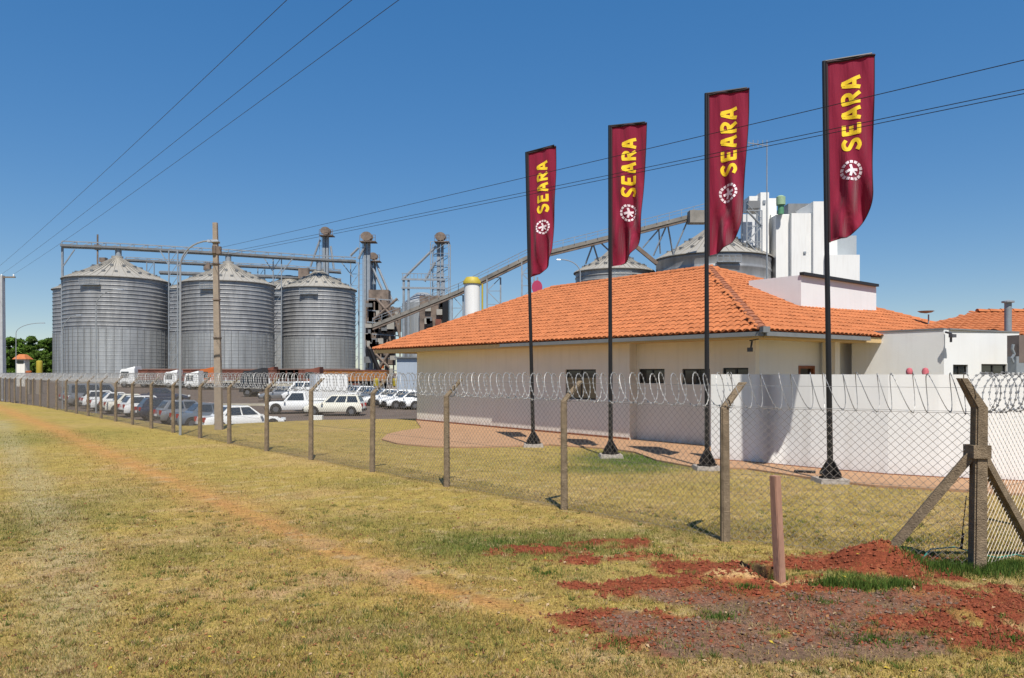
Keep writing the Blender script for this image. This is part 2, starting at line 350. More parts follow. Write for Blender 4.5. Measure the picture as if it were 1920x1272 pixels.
def lawn_color(x, y):
    red, dark, straw = soil_masks(x, y); g = green_mask(x, y)
    base = np.array([.475,.34,.095]); tan = np.array([.54,.365,.145]); grn = np.array([.20,.215,.055]); grn2 = np.array([.075,.14,.022])
    n = vnoise(x, y*.8, .55, 51, 5); n2 = vnoise(x, y, 2.5, 52, 4)
    # mown stripes run roughly along the fence
    al = (x*.652-y*.758); n3 = vnoise(al*.9+40, (x*.758+y*.652)*.16, 1., 53, 4)
    col = base[None]+(tan-base)[None]*smooth(.42,.72,n*.6+n3*.4)[:,None]
    gm = smooth(.50,.74,(n2*.45+vnoise(x,y,.32,54,4)*.55))*.42
    col = col*(1-gm[:,None])+grn*gm[:,None]
    inside_f = smooth(-1, 1, (x-fenceX(y)))                    # behind the fence: evener, yellower turf
    col = col*(1-.25*inside_f[:,None])+np.array([.42,.31,.105])*.25*inside_f[:,None]
    farg = smooth(14, 30, y)*(1-inside_f)                      # greener bank far left
    col = col*(1-.30*farg[:,None])+np.array([.36,.30,.075])*.30*farg[:,None]
    col = col*(1-g[:,None])+(grn2*.75+grn*.25)*g[:,None]
    wob = (vnoise(x, y, .5, 60)-.5)*.35
    pd_ = poly_dist(x, y, track); t = np.maximum(smooth(.34, .03, pd_+wob*.5-.004*y)*(.45+.55*vnoise(x,y,2,61)), .42*smooth(1.1,.1,pd_+wob)*(.4+vnoise(x,y,1.5,68)))*smooth(1.2,-.5,x)
    col = col*(1-t[:,None])+np.array([.60,.29,.10])*t[:,None]
    t = smooth(.55,.1,poly_dist(x, y, track2)+wob)*.6*(.4+.7*vnoise(x,y,3,62))
    col = col*(1-t[:,None])+np.array([.50,.43,.26])*t[:,None]
    # bare line under the fence
    t = smooth(.25,.05,np.abs(x-fenceX(y))*.758)*.45*vnoise(x,y,2,63)*(y > 10)
    col = col*(1-t[:,None])+np.array([.40,.24,.13])*t[:,None]
    sp = smooth(.60,.74,vnoise(x,y,7,66,3))*.55*smooth(26,12,y)
    col = col*(1-sp[:,None])+np.array([.22,.14,.055])*sp[:,None]
    sp = smooth(.62,.76,vnoise(x,y,4.2,67,3))*.5*smooth(30,14,y)
    col = col*(1-sp[:,None])+np.array([.60,.44,.24])*sp[:,None]
    bald = smooth(.60,.74,vnoise(x,y,.8,64,5))*.75*smooth(14,7,y)
    col = col*(1-bald[:,None])+np.array([.52,.33,.17])*bald[:,None]
    col = col*(1-dark[:,None]*.85)+np.array([.22,.13,.10])*dark[:,None]*.85
    r2 = red*(1-.55*dark)
    rc = np.array([.29,.075,.036])*(.75+.5*vnoise(x,y,4,65))[:,None]
    col = col*(1-r2[:,None])+rc*r2[:,None]
    pit_shade = smooth(1.25,.7,ell(x, y, g2(1437,1074), .15, .34))*(.8+.4*vnoise(x,y,9,70))  # stake's shadow and the dark of its hole, painted into the soil colour
    col = col*(1-straw[:,None])+np.array([.62,.38,.17])*straw[:,None]
    pit_shade = np.clip(pit_shade,0,1); col = col*(1-pit_shade[:,None])+np.array([.03,.018,.012])*pit_shade[:,None]
    return np.clip(col, 0, 1)
def set_col(me, col):
    a = me.color_attributes.new('col', 'FLOAT_COLOR', 'POINT')
    c4 = np.ones((len(col), 4), np.float32); c4[:, :3] = col*K; a.data.foreach_set('color', c4.ravel())
me = bpy.data.meshes.new('lawn')
idx = np.arange(nx*ny).reshape(ny, nx)
fs = np.stack([idx[:-1,:-1], idx[:-1,1:], idx[1:,1:], idx[1:,:-1]], -1).reshape(-1, 4)
me.vertices.add(nx*ny); me.vertices.foreach_set('co', np.stack([gx, gy, gz], -1).astype(np.float32).ravel())
me.loops.add(len(fs)*4); me.loops.foreach_set('vertex_index', fs.ravel().astype(np.int32))
me.polygons.add(len(fs)); me.polygons.foreach_set('loop_start', np.arange(0, len(fs)*4, 4, dtype=np.int32)); me.polygons.foreach_set('loop_total', np.full(len(fs), 4, np.int32))
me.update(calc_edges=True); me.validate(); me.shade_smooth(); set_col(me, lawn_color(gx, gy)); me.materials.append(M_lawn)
lawn = bpy.data.objects.new('lawn', me); C.objects.link(lawn); tag(lawn, 'dry mown lawn with a bare patch of red soil', kind='structure')

def lotz(y):                                         # the yard lies below the lawn and climbs gently towards the silos
    return float(np.interp(y, [30, 46, 140, 175, 400], [-.9, -.82, .42, .95, 1.1]))
m = MB(); yl = [30, 46, 60, 80, 100, 120, 140, 160, 175, 220, 400]
for i in range(len(yl)-1):
    y0, y1 = yl[i], yl[i+1]
    for j in range(12):
        x0 = -230+j*28; x1 = x0+28
        m.add([(x0,y0,lotz(y0)),(x1,y0,lotz(y0)),(x1,y1,lotz(y1)),(x0,y1,lotz(y1))], [(0,1,2,3)])
tag(m.build('parking_lot', M_asph), kind='structure')
m = MB(); m.add([(-3500,-600,-4),(3500,-600,-4),(3500,300,-4),(-3500,300,-4)], [(0,1,2,3)])
m.add([(-3500,300,-4),(3500,300,-4),(3500,420,1.0),(-3500,420,1.0)], [(0,1,2,3)]); m.add([(-3500,420,1.0),(3500,420,1.0),(3500,5000,1.0),(-3500,5000,1.0)], [(0,1,2,3)])
tag(m.build('ground', M_earth), kind='structure')

# ================================================================== HOUSE
u = V((.634,-.773,0)).normalized(); mi = V((.773,.634,0)).normalized()       # along the front, into the house
O = V((-4.47,35.8,0))
def L(a, b, z=0.): return O+u*a+mi*b+V((0,0,z))
def along(P, d, px):                                 # how far from P in direction d until picture column px
    k = (px-CX)/F; return (k*P.y-P.x)/(d.x-k*d.y)
house = thing('house', O, 'white single-storey office with wide orange tiled hip roof behind the flagpoles', 'building')
EZ = 3.47; RZ = 6.42
cL, c1, c2, c3 = L(-2.7,-.95,EZ), L(19.05,-.95,EZ), L(20.0,15.4,EZ), L(-2.7,11.7,EZ)
r1, r2 = L(3.6,5.35,RZ), L(12.75,5.35,RZ)
m = MB(); m.add([cL,c1,c2,c3,r1,r2], [(0,1,5,4),(1,2,5),(2,3,4,5),(3,0,4)])
roof = m.build('roof', M_tile, house)
OV = .95
# walls
w1 = MB(); e = 13.46; H1 = 3.30; T = .2
w1.prism([L(0,0,-.9), L(e,0,-.9), L(e,T,-.9), L(0,T,-.9)], (0,0,H1+.9))
AE = 18.05
w2 = MB()
B2 = .26
wins = []                                            # (a0, a1, z0, z1) on the front, from their picture columns
def acol(px, b): return along(L(0,b), u, px)
winpx = [(1064,1121,693,749,0.), (1198,1246,692,719,B2), (1279,1331,692,721,B2), (1355,1403,690,722,B2)]
for x0, x1, y0, y1, b in winpx:
    a0, a1 = acol(x0, b), acol(x1, b); d = (L(a0,b).y+L(a1,b).y)/2
    wins.append((a0, a1, H-(y1-HZ)*d/F, H-(y0-HZ)*d/F, b))
def wall_holes(m, f, a0, a1, z0, z1, holes, T):      # wall made of pieces round its openings; f(a, depth, z)
    cuts = sorted(holes); a = a0
    def blk(p, q, lo, hi):
        if q-p > 1e-4 and hi-lo > 1e-4: m.hexa([f(p,0,lo), f(q,0,lo), f(q,T,lo), f(p,T,lo), f(p,0,hi), f(q,0,hi), f(q,T,hi), f(p,T,hi)])
    for h0, h1, b0, b1 in cuts:
        blk(a, h0, z0, z1); blk(h0, h1, z0, b0); blk(h0, h1, b1, z1); a = h1
    blk(a, a1, z0, z1)
def window(parent, f, a0, a1, z0, z1, n=2, glass=M_glass, curtain=False, fr=.05):
    m = MB()
    def bar(p, q, lo, hi, d0=.05, d1=.11): m.hexa([f(p,d0,lo), f(q,d0,lo), f(q,d1,lo), f(p,d1,lo), f(p,d0,hi), f(q,d0,hi), f(q,d1,hi), f(p,d1,hi)])
    bar(a0, a1, z0, z0+fr); bar(a0, a1, z1-fr, z1); bar(a0, a0+fr, z0+fr, z1-fr); bar(a1-fr, a1, z0+fr, z1-fr)
    for i in range(1, n):
        c = a0+(a1-a0)*i/n; bar(c-fr*.6, c+fr*.6, z0+fr, z1-fr)
    wo = m.build('window', M_darkfr, parent)
    for i in range(n):
        p = a0+(a1-a0)*i/n+fr*.6; q = a0+(a1-a0)*(i+1)/n-fr*.6
        g = MB(); g.hexa([f(p,.075,z0+fr), f(q,.075,z0+fr), f(q,.085,z0+fr), f(p,.085,z0+fr), f(p,.075,z1-fr), f(q,.075,z1-fr), f(q,.085,z1-fr), f(p,.085,z1-fr)])
        g.build('pane', glass, wo)
        if curtain:
            hh = z0+(z1-z0)*.72; g = MB(); g.hexa([f(p,.055,z0+fr), f(q,.055,z0+fr), f(q,.065,z0+fr), f(p,.065,z0+fr), f(p,.055,hh), f(q,.055,hh), f(q,.065,hh), f(p,.065,hh)])
            g.build('blind', M_curt, wo)
    return wo
B1 = -.10
ff = lambda a, d, z: L(a, B1+d, z)
ff2 = lambda a, d, z: L(a, B2+d, z)
w1 = MB(); wall_holes(w1, ff, 0, e, -.9, H1, [(wins[0][0], wins[0][1], wins[0][2], wins[0][3])], .4)
w1.build('wall', M_wall, house)
w2 = MB(); wall_holes(w2, ff2, e+.003, AE, -.9, H1, [t[:4] for t in wins[1:]], T); w2.build('wall', M_wall, house)
# dark room boxes behind the openings so panes are backed
m = MB()
for t in wins: m.hexa([ (L(p, (t[4]+q), z)) for z in (t[2]-.2, t[3]+.2) for p, q in ((t[0]-.2,1.2),(t[1]+.2,1.2),(t[1]+.2,1.3),(t[0]-.2,1.3)) ])
m.build('inner_wall', M_cream, house)
window(house, ff, wins[0][0], wins[0][1], wins[0][2], wins[0][3], 2, curtain=True)
for t in wins[1:]: window(house, ff2, t[0], t[1], t[2], t[3], 2)
# side and back walls
m = MB(); m.hexa([L(-.0,T,-.9), L(.2,T,-.9), L(.2,10.7,-.9), L(0,10.7,-.9), L(0,T,H1), L(.2,T,H1), L(.2,10.7,H1), L(0,10.7,H1)])
m.hexa([L(0,10.7,-.9), L(18,10.7,-.9), L(18,10.9,-.9), L(0,10.9,-.9), L(0,10.7,H1), L(18,10.7,H1), L(18,10.9,H1), L(0,10.9,H1)]); m.build('rear_wall', M_wall, house)
# end wall with door: runs inwards from the right front corner
fe = lambda a, d, z: L(AE-d, B2+a, z)
db0 = along(L(AE,B2), mi, 1497); db1 = along(L(AE,B2), mi, 1527); zd = H+(HZ-686)*L(AE,B2+db0).y/F
m = MB(); wall_holes(m, fe, T+.003, 6.4, 0, H1, [(db0, db1, 0.05, zd)], T); m.build('end_wall', M_wall2, house)
dr = MB()
for p, q, lo, hi in ((db0, db0+.09, .05, zd), (db1-.09, db1, .05, zd), (db0+.09, db1-.09, zd-.09, zd)):
    dr.hexa([fe(p,-.02,lo), fe(q,-.02,lo), fe(q,.14,lo), fe(p,.14,lo), fe(p,-.02,hi), fe(q,-.02,hi), fe(q,.14,hi), fe(p,.14,hi)])
do = dr.build('door', M_door, house)
g = MB(); g.hexa([fe(db0+.09,.08,.05), fe(db1-.09,.08,.05), fe(db1-.09,.12,.05), fe(db0+.09,.12,.05), fe(db0+.09,.08,zd-.09), fe(db1-.09,.08,zd-.09), fe(db1-.09,.12,zd-.09), fe(db0+.09,.12,zd-.09)])
g.build('leaf', M_glass, do)
# corner pillar of the porch
b1_ = along(L(AE,B2), mi, 1536); P = L(AE, B2+b1_)
m = MB(); m.box((P+u*.35+mi*.1+V((0,0,1.65))), (.42,.3,3.3), math.atan2(u.y,u.x)); m.build('pillar', M_wall, house)
# soffit (underside of the eave), fascia, gutter
m = MB(); zs = 3.30
def ring(ao, bo): return [L(-2.62+ao,-.87+bo,zs), L(18.97-ao,-.87+bo,zs), L(19.9-ao,15.3-bo,zs), L(-2.62+ao,11.6-bo,zs)]
o_ = ring(0,0); m.add(o_+[p+V((0,0,.05)) for p in o_], [(3,2,1,0),(4,5,6,7),(0,1,5,4),(1,2,6,5),(2,3,7,6),(3,0,4,7)])
m.build('soffit', M_cream, house)
m = MB(); q = [L(-2.66,-.91,3.36), L(19.01,-.91,3.36), L(19.96,15.36,3.36)]
m.beam(q[0], q[1], .05, .17); m.beam(q[1]+mi*.03, q[2], .05, .17); m.build('fascia', M_cream, house)
m = MB(); m.beam(L(7.5,-.965,3.385), L(19.08,-.965,3.385), .07, .12); m.beam(L(19.09,-.93,3.385), L(19.45,4.4,3.385), .10, .12); m.build('gutter', M_gutter, house)
m = MB(); m.box(L(19.14,-1.0,3.49), (.2,.2,.16), .2); m.build('gutter_joint', M_gutter, house)
# low plinth line in brown along the wall foot
m = MB(); m.beam(L(0,-.13,.07), L(e,-.13,.07), .05, .07); m.build('plinth', M_door, house)
# camera / floodlight under the eave
def small_light(parent, P, d, name='floodlight', mm=M_black):
    m = MB(); m.beam(P, P+V((0,0,-.18))+d*.05, .035); m.box(P+V((0,0,-.24))+d*.10, (.26,.15,.11), math.atan2(d.y,d.x)+.6); return m.build(name, mm, parent)
fl = thing('floodlight', A(1406,650,20.9), 'black floodlight hung under the eave above the small windows', 'light')
small_light(fl, A(1410,640,20.9), -mi, 'lamp_housing')
m = MB(); m.beam(A(1406,639,20.9), A(1422,636,21.2), .03); m.build('bracket', M_black, fl)

# tank housing on the roof
nrm = (c2-c1).cross(r2-c1).normalized()
def hit(px, py):
    d = V(((px-CX)/F, 1, (HZ-py)/F)); o_ = V((0,0,H)); t = (c1-o_).dot(nrm)/d.dot(nrm); return o_+d*t
Pc = hit(1502, 579); zt = H+(HZ-516)*Pc.y/F
l1 = along(Pc, -u, 1404); l2 = along(Pc, mi, 1643)
m = MB(); Q = [Pc, Pc+mi*l2, Pc+mi*l2-u*l1, Pc-u*l1]
m.hexa([V((q.x,q.y,3.6)) for q in Q]+[V((q.x,q.y,zt)) for q in Q]); m.build('tank_housing', M_wall2, house)
m = MB(); a_ = Pc+u*.05-mi*.05; b_ = Pc+mi*(l2-.05)+u*.05
m.beam(V((a_.x,a_.y,zt+.045)), V((b_.x,b_.y,zt+.045)), .16, .10); m.build('coping', M_darkfr, house)
m = MB(); m.box(hit(1506,565)+V((0,0,.15))+u*.03, (.06,.12,.25), math.atan2(mi.y,mi.x)); m.build('outlet_box', M_curt, house)

# parapet wing on the right
Pw = V((13.16,22.75,0)); zw = 3.62
pl = along(Pw, -u, 1597); dW = V((3.44,1.85,0)).normalized(); pr = along(Pw, dW, 1911)
fw = lambda a, d, z: Pw+dW*a-V((dW.y,-dW.x,0))*d+V((0,0,z))
w5 = [(1787,1815,684,712),(1840,1888,683,710)]; hol = []
for x0, x1, y0, y1 in w5:
    a0, a1 = along(Pw, dW, x0), along(Pw, dW, x1); d = (Pw+dW*(a0+a1)/2).y; hol.append((a0, a1, H+(HZ-y1)*d/F, H+(HZ-y0)*d/F))
m = MB(); wall_holes(m, fw, .0, pr, 0, zw, hol, .2); m.build('front_parapet_wall', M_wall2, house)
m = MB(); q0 = Pw-V((dW.y,-dW.x,0))*.2+V((0,0,0)); q1 = Pw-u*pl
m.prism([Pw-u*.003+V((-.0,0,0)), Pw-u*pl, Pw-u*pl+mi*.2, Pw-u*.2+mi*.2], (0,0,zw)); m.build('side_parapet_wall', M_court, house)
m = MB(); m.hexa([Pw+dW*p_-V((dW.y,-dW.x,0))*q_+V((0,0,z_)) for z_ in (0,3.3) for p_, q_ in ((.3,1.4),(pr,1.4),(pr,1.5),(.3,1.5))]); m.build('inner_wall', M_cream, house)
for h_ in hol: window(house, fw, *h_, n=2)
m = MB(); m.beam(Pw-u*pl+mi*.1+V((0,0,zw+.03)), Pw+mi*.1+V((0,0,zw+.03)), .24, .05); m.beam(Pw+V((-dW.y*-.1,dW.x*-.1*-1,zw+.03))+dW*.15, Pw+dW*pr+V((dW.y*-.1,dW.x*.1,zw+.03)), .22, .05); m.build('parapet_cap', M_gutter, house)
m = MB(); zz = 2.9; m.beam(Pw+dW*pr+V((0,0,1.7)), Pw+dW*(pr+6)+V((0,0,1.7)), .2, 3.4); m.build('outer_wall', M_wall2, house)

# right hand wing roof
EZ2 = 3.55
wA, wB = V((13.4,26.4,EZ2)), V((15.9,24.9,EZ2)) ; 
f0, f1 = A(1700,640,25.5), A(2300,650,24.5)
f0.z = f1.z = EZ2
t0, t1 = A(1832,586,29.0), A(2200,584,28.5)
bk0, bk1 = V((t0.x-4,t0.y+4,EZ2)), V((t1.x,t1.y+4,EZ2))
m = MB(); m.add([f0,f1,t1,t0,bk1,bk0], [(0,1,2,3),(3,2,4,5),(0,3,5)]); roof2 = m.build('wing_roof', M_tile, house)

# ---- roof tiles: each a barrel tile; nearest 300 as objects, the rest joined
def tile_mesh(w_=.225, l_=.42, n=6):
    vs = []; fs = []
    for j, yy in enumerate((0, l_)):
        for i in range(n+1):
            t = math.pi*i/n; rr = w_/2*(1.0 if j == 0 else .86)
            vs.append((-math.cos(t)*rr, yy, math.sin(t)*rr*.48+(.026 if j == 0 else .010)))
    for i in range(n): fs.append((i, i+1, n+2+i, n+1+i))
    b = len(vs)
    for i in range(n+1):                              # front lip thickness
        t = math.pi*i/n; vs.append((-math.cos(t)*(w_/2-.016), 0, math.sin(t)*(w_/2-.016)*.48+.014))
    for i in range(n): fs.append((i, b+i, b+i+1, i+1))
    return vs, fs
TV, TF = tile_mesh()
def tiles_for(face, e0, e1):                          # face polygon; e0->e1 is its eave
    x = (e1-e0).normalized(); nr = V((0,0,0)); 
    nr = (face[1]-face[0]).cross(face[2]-face[1]).normalized()
    if nr.z < 0: nr = -nr
    y = nr.cross(x).normalized()
    if y.z < 0: y = -y
    if x.cross(y).z < 0: x = -x; e0 = e1
    P2 = [((p-e0).dot(x), (p-e0).dot(y)) for p in face]
    xsA = [p[0] for p in P2]; ysA = [p[1] for p in P2]; out = []
    r = 0; yy = -.03
    while yy < max(ysA):
        c = min(xsA)+.11
        while c < max(xsA):
            if inside(np.array([c]), np.array([max(yy, .02)]), P2)[0]:
                P_ = e0+x*c+y*yy+nr*.012
                Mx = Matrix((( x.x, y.x, nr.x, P_.x), (x.y, y.y, nr.y, P_.y), (x.z, y.z, nr.z, P_.z), (0,0,0,1)))
                out.append(Mx)
            c += .235
        yy += .36; r += 1
    return out
allt = tiles_for([cL,c1,r2,r1], cL, c1)+tiles_for([c1,c2,r2], c1, c2)
def in_tank(p): 
    d = p-Pc; return -.0 < d.dot(mi) < l2 and -l1 < d.dot(u) < .0
allt = [t for t in allt if not in_tank(t.translation)]
wt = tiles_for([f0,f1,t1,t0], f0, f1)
allt.sort(key=lambda t: (t.translation-V((0,0,H))).length)
tm = bpy.data.meshes.new('tile'); tm.from_pydata(TV, [], TF); tm.update(); tm.shade_smooth(); tm.materials.append(M_tile)
try: tm.set_sharp_from_angle(angle=R(50))
except Exception: pass
for t in allt[:300]:
    o = bpy.data.objects.new('tile', tm); C.objects.link(o); o.parent = roof
    jit = Matrix.Translation((0,0,random.uniform(0,.012))) @ Matrix.Rotation(random.uniform(-.04,.04), 4, 'Z')
    o.matrix_local = Matrix.Translation(-org(house)) @ t @ jit
def join_tiles(lst, parent, name='tile_field'):
    m = MB()
    for t in lst:
        t2 = t @ Matrix.Translation((0,0,random.uniform(0,.012))); m.add([t2 @ V(p) for p in TV], TF)
    o = m.build(name, M_tile, parent, fix=False); o.data.shade_smooth(); o['kind'] = 'stuff'
    try: o.data.set_sharp_from_angle(angle=R(50))
    except Exception: pass
    return o
join_tiles(allt[300:], roof); join_tiles(wt, roof2)
def ridge_tiles(a, b, parent, mm):
    n = int((b-a).length/.36); d = (b-a)/n
    for i in range(n):
        p = a+d*i; q = a+d*(i+1.15)
        m = MB(); sd = d.cross(V((0,0,1))).normalized(); up = sd.cross(d.normalized())
        vs = []
        for j, (c, k) in enumerate(((p,1.),(q,.88))):
            for s_ in range(7):
                t = math.pi*s_/6; vs.append(c+sd*math.cos(t)*.15*k+up*(math.sin(t)*.11*k+.015+(.02 if j == 0 else 0)))
        m.add(vs, [(s_, s_+1, 8+s_, 7+s_) for s_ in range(6)]+[tuple(range(7))])
        m.build('ridge_tile', mm, parent, smooth=True)
ridge_tiles(c1, r2, roof, M_tiled); ridge_tiles(r1, r2, roof, M_tile); ridge_tiles(cL, r1, roof, M_tile); ridge_tiles(c2, r2, roof, M_tile); ridge_tiles(t0, t0+(t1-t0)*.3, roof2, M_tile)
# things on the parapet wing
vp = thing('vent_pipe', A(1890,622,25.2), 'grey metal vent pipe with flat cap rising from the right tiled roof', 'chimney')
m = MB(); m.tube([A(1890,640,25.2), A(1890,568,25.2)], .11, 14); m.build('pipe', M_steel, vp, True)
m = MB(); m.lathe([(.0,.05),(.19,.0),(.19,-.05),(.0,-.05)], A(1890,565,25.2), 14); m.build('cap', M_steel, vp)
sc = thing('security_camera', A(1779,628,22.6), 'small grey security camera on the corner of the white parapet', 'camera')
m = MB(); m.beam(A(1773,623,22.72), A(1784,626,22.5), .05); m.beam(A(1783,626,22.5), A(1783,642,22.5), .05); m.build('bracket', M_camera, sc)
m = MB(); m.box(A(1786,630,22.45), (.2,.12,.1), .5); m.build('housing', M_camera, sc)
ac = thing('air_conditioner', A(1905,690,22.9), 'brown and grey air conditioning unit on the wall at the right edge', 'air conditioner')
m = MB(); m.box(A(1912,655,23.2), (.55,.4,.85), .3); m.build('casing', mat('brown_casing', (.22,.17,.15), .6), ac)
m = MB(); m.box(A(1906,684,23.1), (.38,.3,.5), .3); m.build('lower_box', M_steel, ac)
m = MB(); m.tube([A(1900,646,23.0), A(1898,655,23.0), A(1902,664,23.0), A(1897,672,23.0), A(1900,680,23.0)], .045, 6); m.build('duct', M_steel, ac, True)
ds = thing('satellite_dish', A(1740,600,29), 'small grey antenna showing above the roof valley on the right', 'antenna')
m = MB(); m.tube([A(1741,612,29), A(1741,590,29)], .03, 6); m.build('mast', M_steel, ds)
m = MB(); m.lathe([(0,0),(.2,.03),(.3,.09),(.28,.09),(.18,.045),(0,.02)], A(1736,588,29), 16); m.build('dish', M_steel, ds, True)
# tall TV antenna mast behind the third flag
am = thing('antenna_mast', A(1438,360,60), 'tall thin antenna mast between the third and fourth flags', 'antenna')
m = MB(); m.tube([A(1438,560,60), A(1438,268,60)], .07, 6, .04); m.build('mast', M_steel, am)
m = MB(); m.beam(A(1402,268,60), A(1441,274,60), .06); 
for px in (1404,1412,1421,1430,1438): m.beam(A(px,263,60), A(px,276,60), .04)
m.build('aerial', M_steel, am)

# low curved courtyard wall
wp = [G(1333,864), G(1400,869), G(1440,872.5), G(1480,876.5), G(1520,880.5), G(1560,884), G(1612,888.5), G(1665,893), G(1712,896), G(1760,898.8), G(1840,902.5), G(1920,906), G(2040,909)]
m = MB(); n = len(wp); inn = []
for i, p in enumerate(wp):
    a = wp[max(i-1,0)]; b = wp[min(i+1,n-1)]; d = (b-a).normalized(); inn.append(p+V((-d.y,d.x,0))*.16)
zt2 = 2.27
for i in range(n-1): m.hexa([wp[i]-V((0,0,.1)), wp[i+1]-V((0,0,.1)), inn[i+1]-V((0,0,.1)), inn[i]-V((0,0,.1)), wp[i]+V((0,0,zt2)), wp[i+1]+V((0,0,zt2)), inn[i+1]+V((0,0,zt2)), inn[i]+V((0,0,zt2))])
bm_ = m
cw = thing('courtyard_wall', wp[0], 'low white curved wall in front of the house behind the last two flagpoles', 'wall')
o = m.build('panel', M_court, cw)
bmx = bmesh.new(); bmx.from_mesh(o.data); bmesh.ops.remove_doubles(bmx, verts=bmx.verts, dist=.001); bmesh.ops.recalc_face_normals(bmx, faces=bmx.faces); bmx.to_mesh(o.data); bmx.free()
o.data.shade_smooth()
try: o.data.set_sharp_from_angle(angle=R(24))
except Exception: pass
m = MB()
for i in range(n-1): m.beam(wp[i]+V((0,-.025,.03)), wp[i+1]+V((0,-.025,.03)), .04, .06)
m.build('plinth', M_door, cw)
# second wall end that meets the house
for px, lab in ((1705,'left of two small pink lamps on the courtyard wall'),(1735,'right of two small pink lamps on the courtyard wall')):
    P_ = A(px, 703, 16.75 if px == 1705 else 16.5); t_ = thing('wall_lamp', P_, lab, 'lamp', 'pink lamps on the wall')
    m = MB(); m.lathe([(.0,.16),(.05,.14),(.075,.07),(.06,.01),(.0,.0)], P_, 12); m.build('globe', M_pink, t_, True)
    m = MB(); m.lathe([(.05,.01),(.05,-.04),(.0,-.04)], P_, 10); m.build('socket', M_plast, t_)
# drain box at the foot of the wall
o = MB().box(G(1509,890)+V((0,0,.03)), (.45,.16,.12), -.45).build('drain_box', M_black, None, origin=G(1509,890)); tag(o, 'small black drain box at the foot of the curved wall', 'drain')

# paved walk round the house (sheets a few mm above the lawn)
def sheet(name, pts, z, m_, label=None):
    m = MB(); c = V((sum(p.x for p in pts)/len(pts), sum(p.y for p in pts)/len(pts), 0))
    n = len(pts); m.add([V((p.x,p.y,z)) for p in pts]+[V((p.x,p.y,z-.12)) for p in pts], [tuple(range(n))]+[(i, n+i, n+(i+1) % n, (i+1) % n) for i in range(n)])
    o = m.build(name, m_); tag(o, label, kind='structure'); return o
arc = [G(1030,836), G(985,838), G(930,840), G(870,841), G(800,839), G(745,834), G(716,826), G(726,816), G(757,809), G(790,805)]
path_pts = [L(-.6,.2), L(e,.2), L(16.6,.3), wp[0]+V((.1,.2,0)), wp[1]+V((0,.1,0)), wp[3]+V((.1,.1,0)), wp[5]+V((.1,.1,0)), wp[7]+V((.1,.1,0)), wp[9]+V((.1,.1,0)), wp[11]+V((.1,.1,0)), wp[12]+V((.1,.1,0)),
    G(2040,934), G(1920,930), G(1760,921), G(1640,914), G(1560,905), G(1480,893), G(1400,881), G(1340,880), G(1310,880), G(1230,865), G(1190,850), G(1150,844)] + arc
sheet('walkway', path_pts, .045, M_path, 'tan paved walk along the foot of the white house')
# ================================================================== FLAGPOLES AND FLAGS
def polyline(pts, step):                              # resample
    out = [pts[0]]
    for a, b in zip(pts[:-1], pts[1:]):
        d = math.hypot(b[0]-a[0], b[1]-a[1]); k = max(1, int(d/step))
        for i in range(1, k+1): out.append((a[0]+(b[0]-a[0])*i/k, a[1]+(b[1]-a[1])*i/k))
    return out
def spl(pts, k=6):                                    # catmull-rom
    P_ = [pts[0]]+pts+[pts[-1]]; out = []
    for i in range(1, len(P_)-2):
        for j in range(k):
            t = j/k; a, b, c, d = P_[i-1:i+3]
            out.append(tuple(.5*((2*b[q])+(-a[q]+c[q])*t+(2*a[q]-5*b[q]+4*c[q]-d[q])*t*t+(-a[q]+3*b[q]-3*c[q]+d[q])*t**3) for q in (0,1)))
    out.append(pts[-1]); return out
GLY = {  # strokes in a unit box: x to the reader's right, y up
 'S': [spl([(.92,.80),(.62,.93),(.25,.86),(.16,.66),(.45,.52),(.80,.38),(.80,.16),(.45,.06),(.08,.18)])],
 'E': [[(.18,.02),(.18,.98)], [(.10,.90),(.92,.90)], [(.10,.50),(.78,.50)], [(.10,.09),(.92,.09)]],
 'A': [[(.08,.0),(.40,.97)], [(.92,.0),(.55,.97)], [(.22,.32),(.80,.32)], [(.36,.91),(.60,.91)]],
 'R': [[(.18,.0),(.18,.98)], spl([(.12,.90),(.60,.92),(.86,.76),(.72,.54),(.15,.47)]), [(.48,.48),(.92,.02)]]}
def ribbon(m, pts, wd, fn, off):
    base = len(m.v); n = len(pts)
    for i, p in enumerate(pts):
        a = pts[max(i-1,0)]; b = pts[min(i+1,n-1)]; dx, dy = b[0]-a[0], b[1]-a[1]; l = math.hypot(dx, dy) or 1; nx_, ny_ = -dy/l*wd/2, dx/l*wd/2
        for k in (-1, 0, 1): m.v.append(tuple(fn(p[0]+nx_*k, p[1]+ny_*k, off)))
    for i in range(n-1):
        for k in (0, 1): m.f.append((base+i*3+k, base+i*3+k+1, base+i*3+4+k, base+i*3+3+k))
flags = [  # base px, pole top px, flag: top-left, top-right px, bottom tip y, dist factor, seed
 ((1000,838),(985,288),(1043,274),520,1,'first flag from the left, hanging above the round paving'),
 ((1145,858),(1141,238),(1214,231),500,2,'second flag from the left, with a deep fold at its lower edge'),
 ((1326,881),(1322,178),(1406,167),480,3,'third flag from the left, in front of the roof ridge'),
 ((1557,905),(1543,118),(1641,103),455,4,'tallest looking flag, furthest right')]
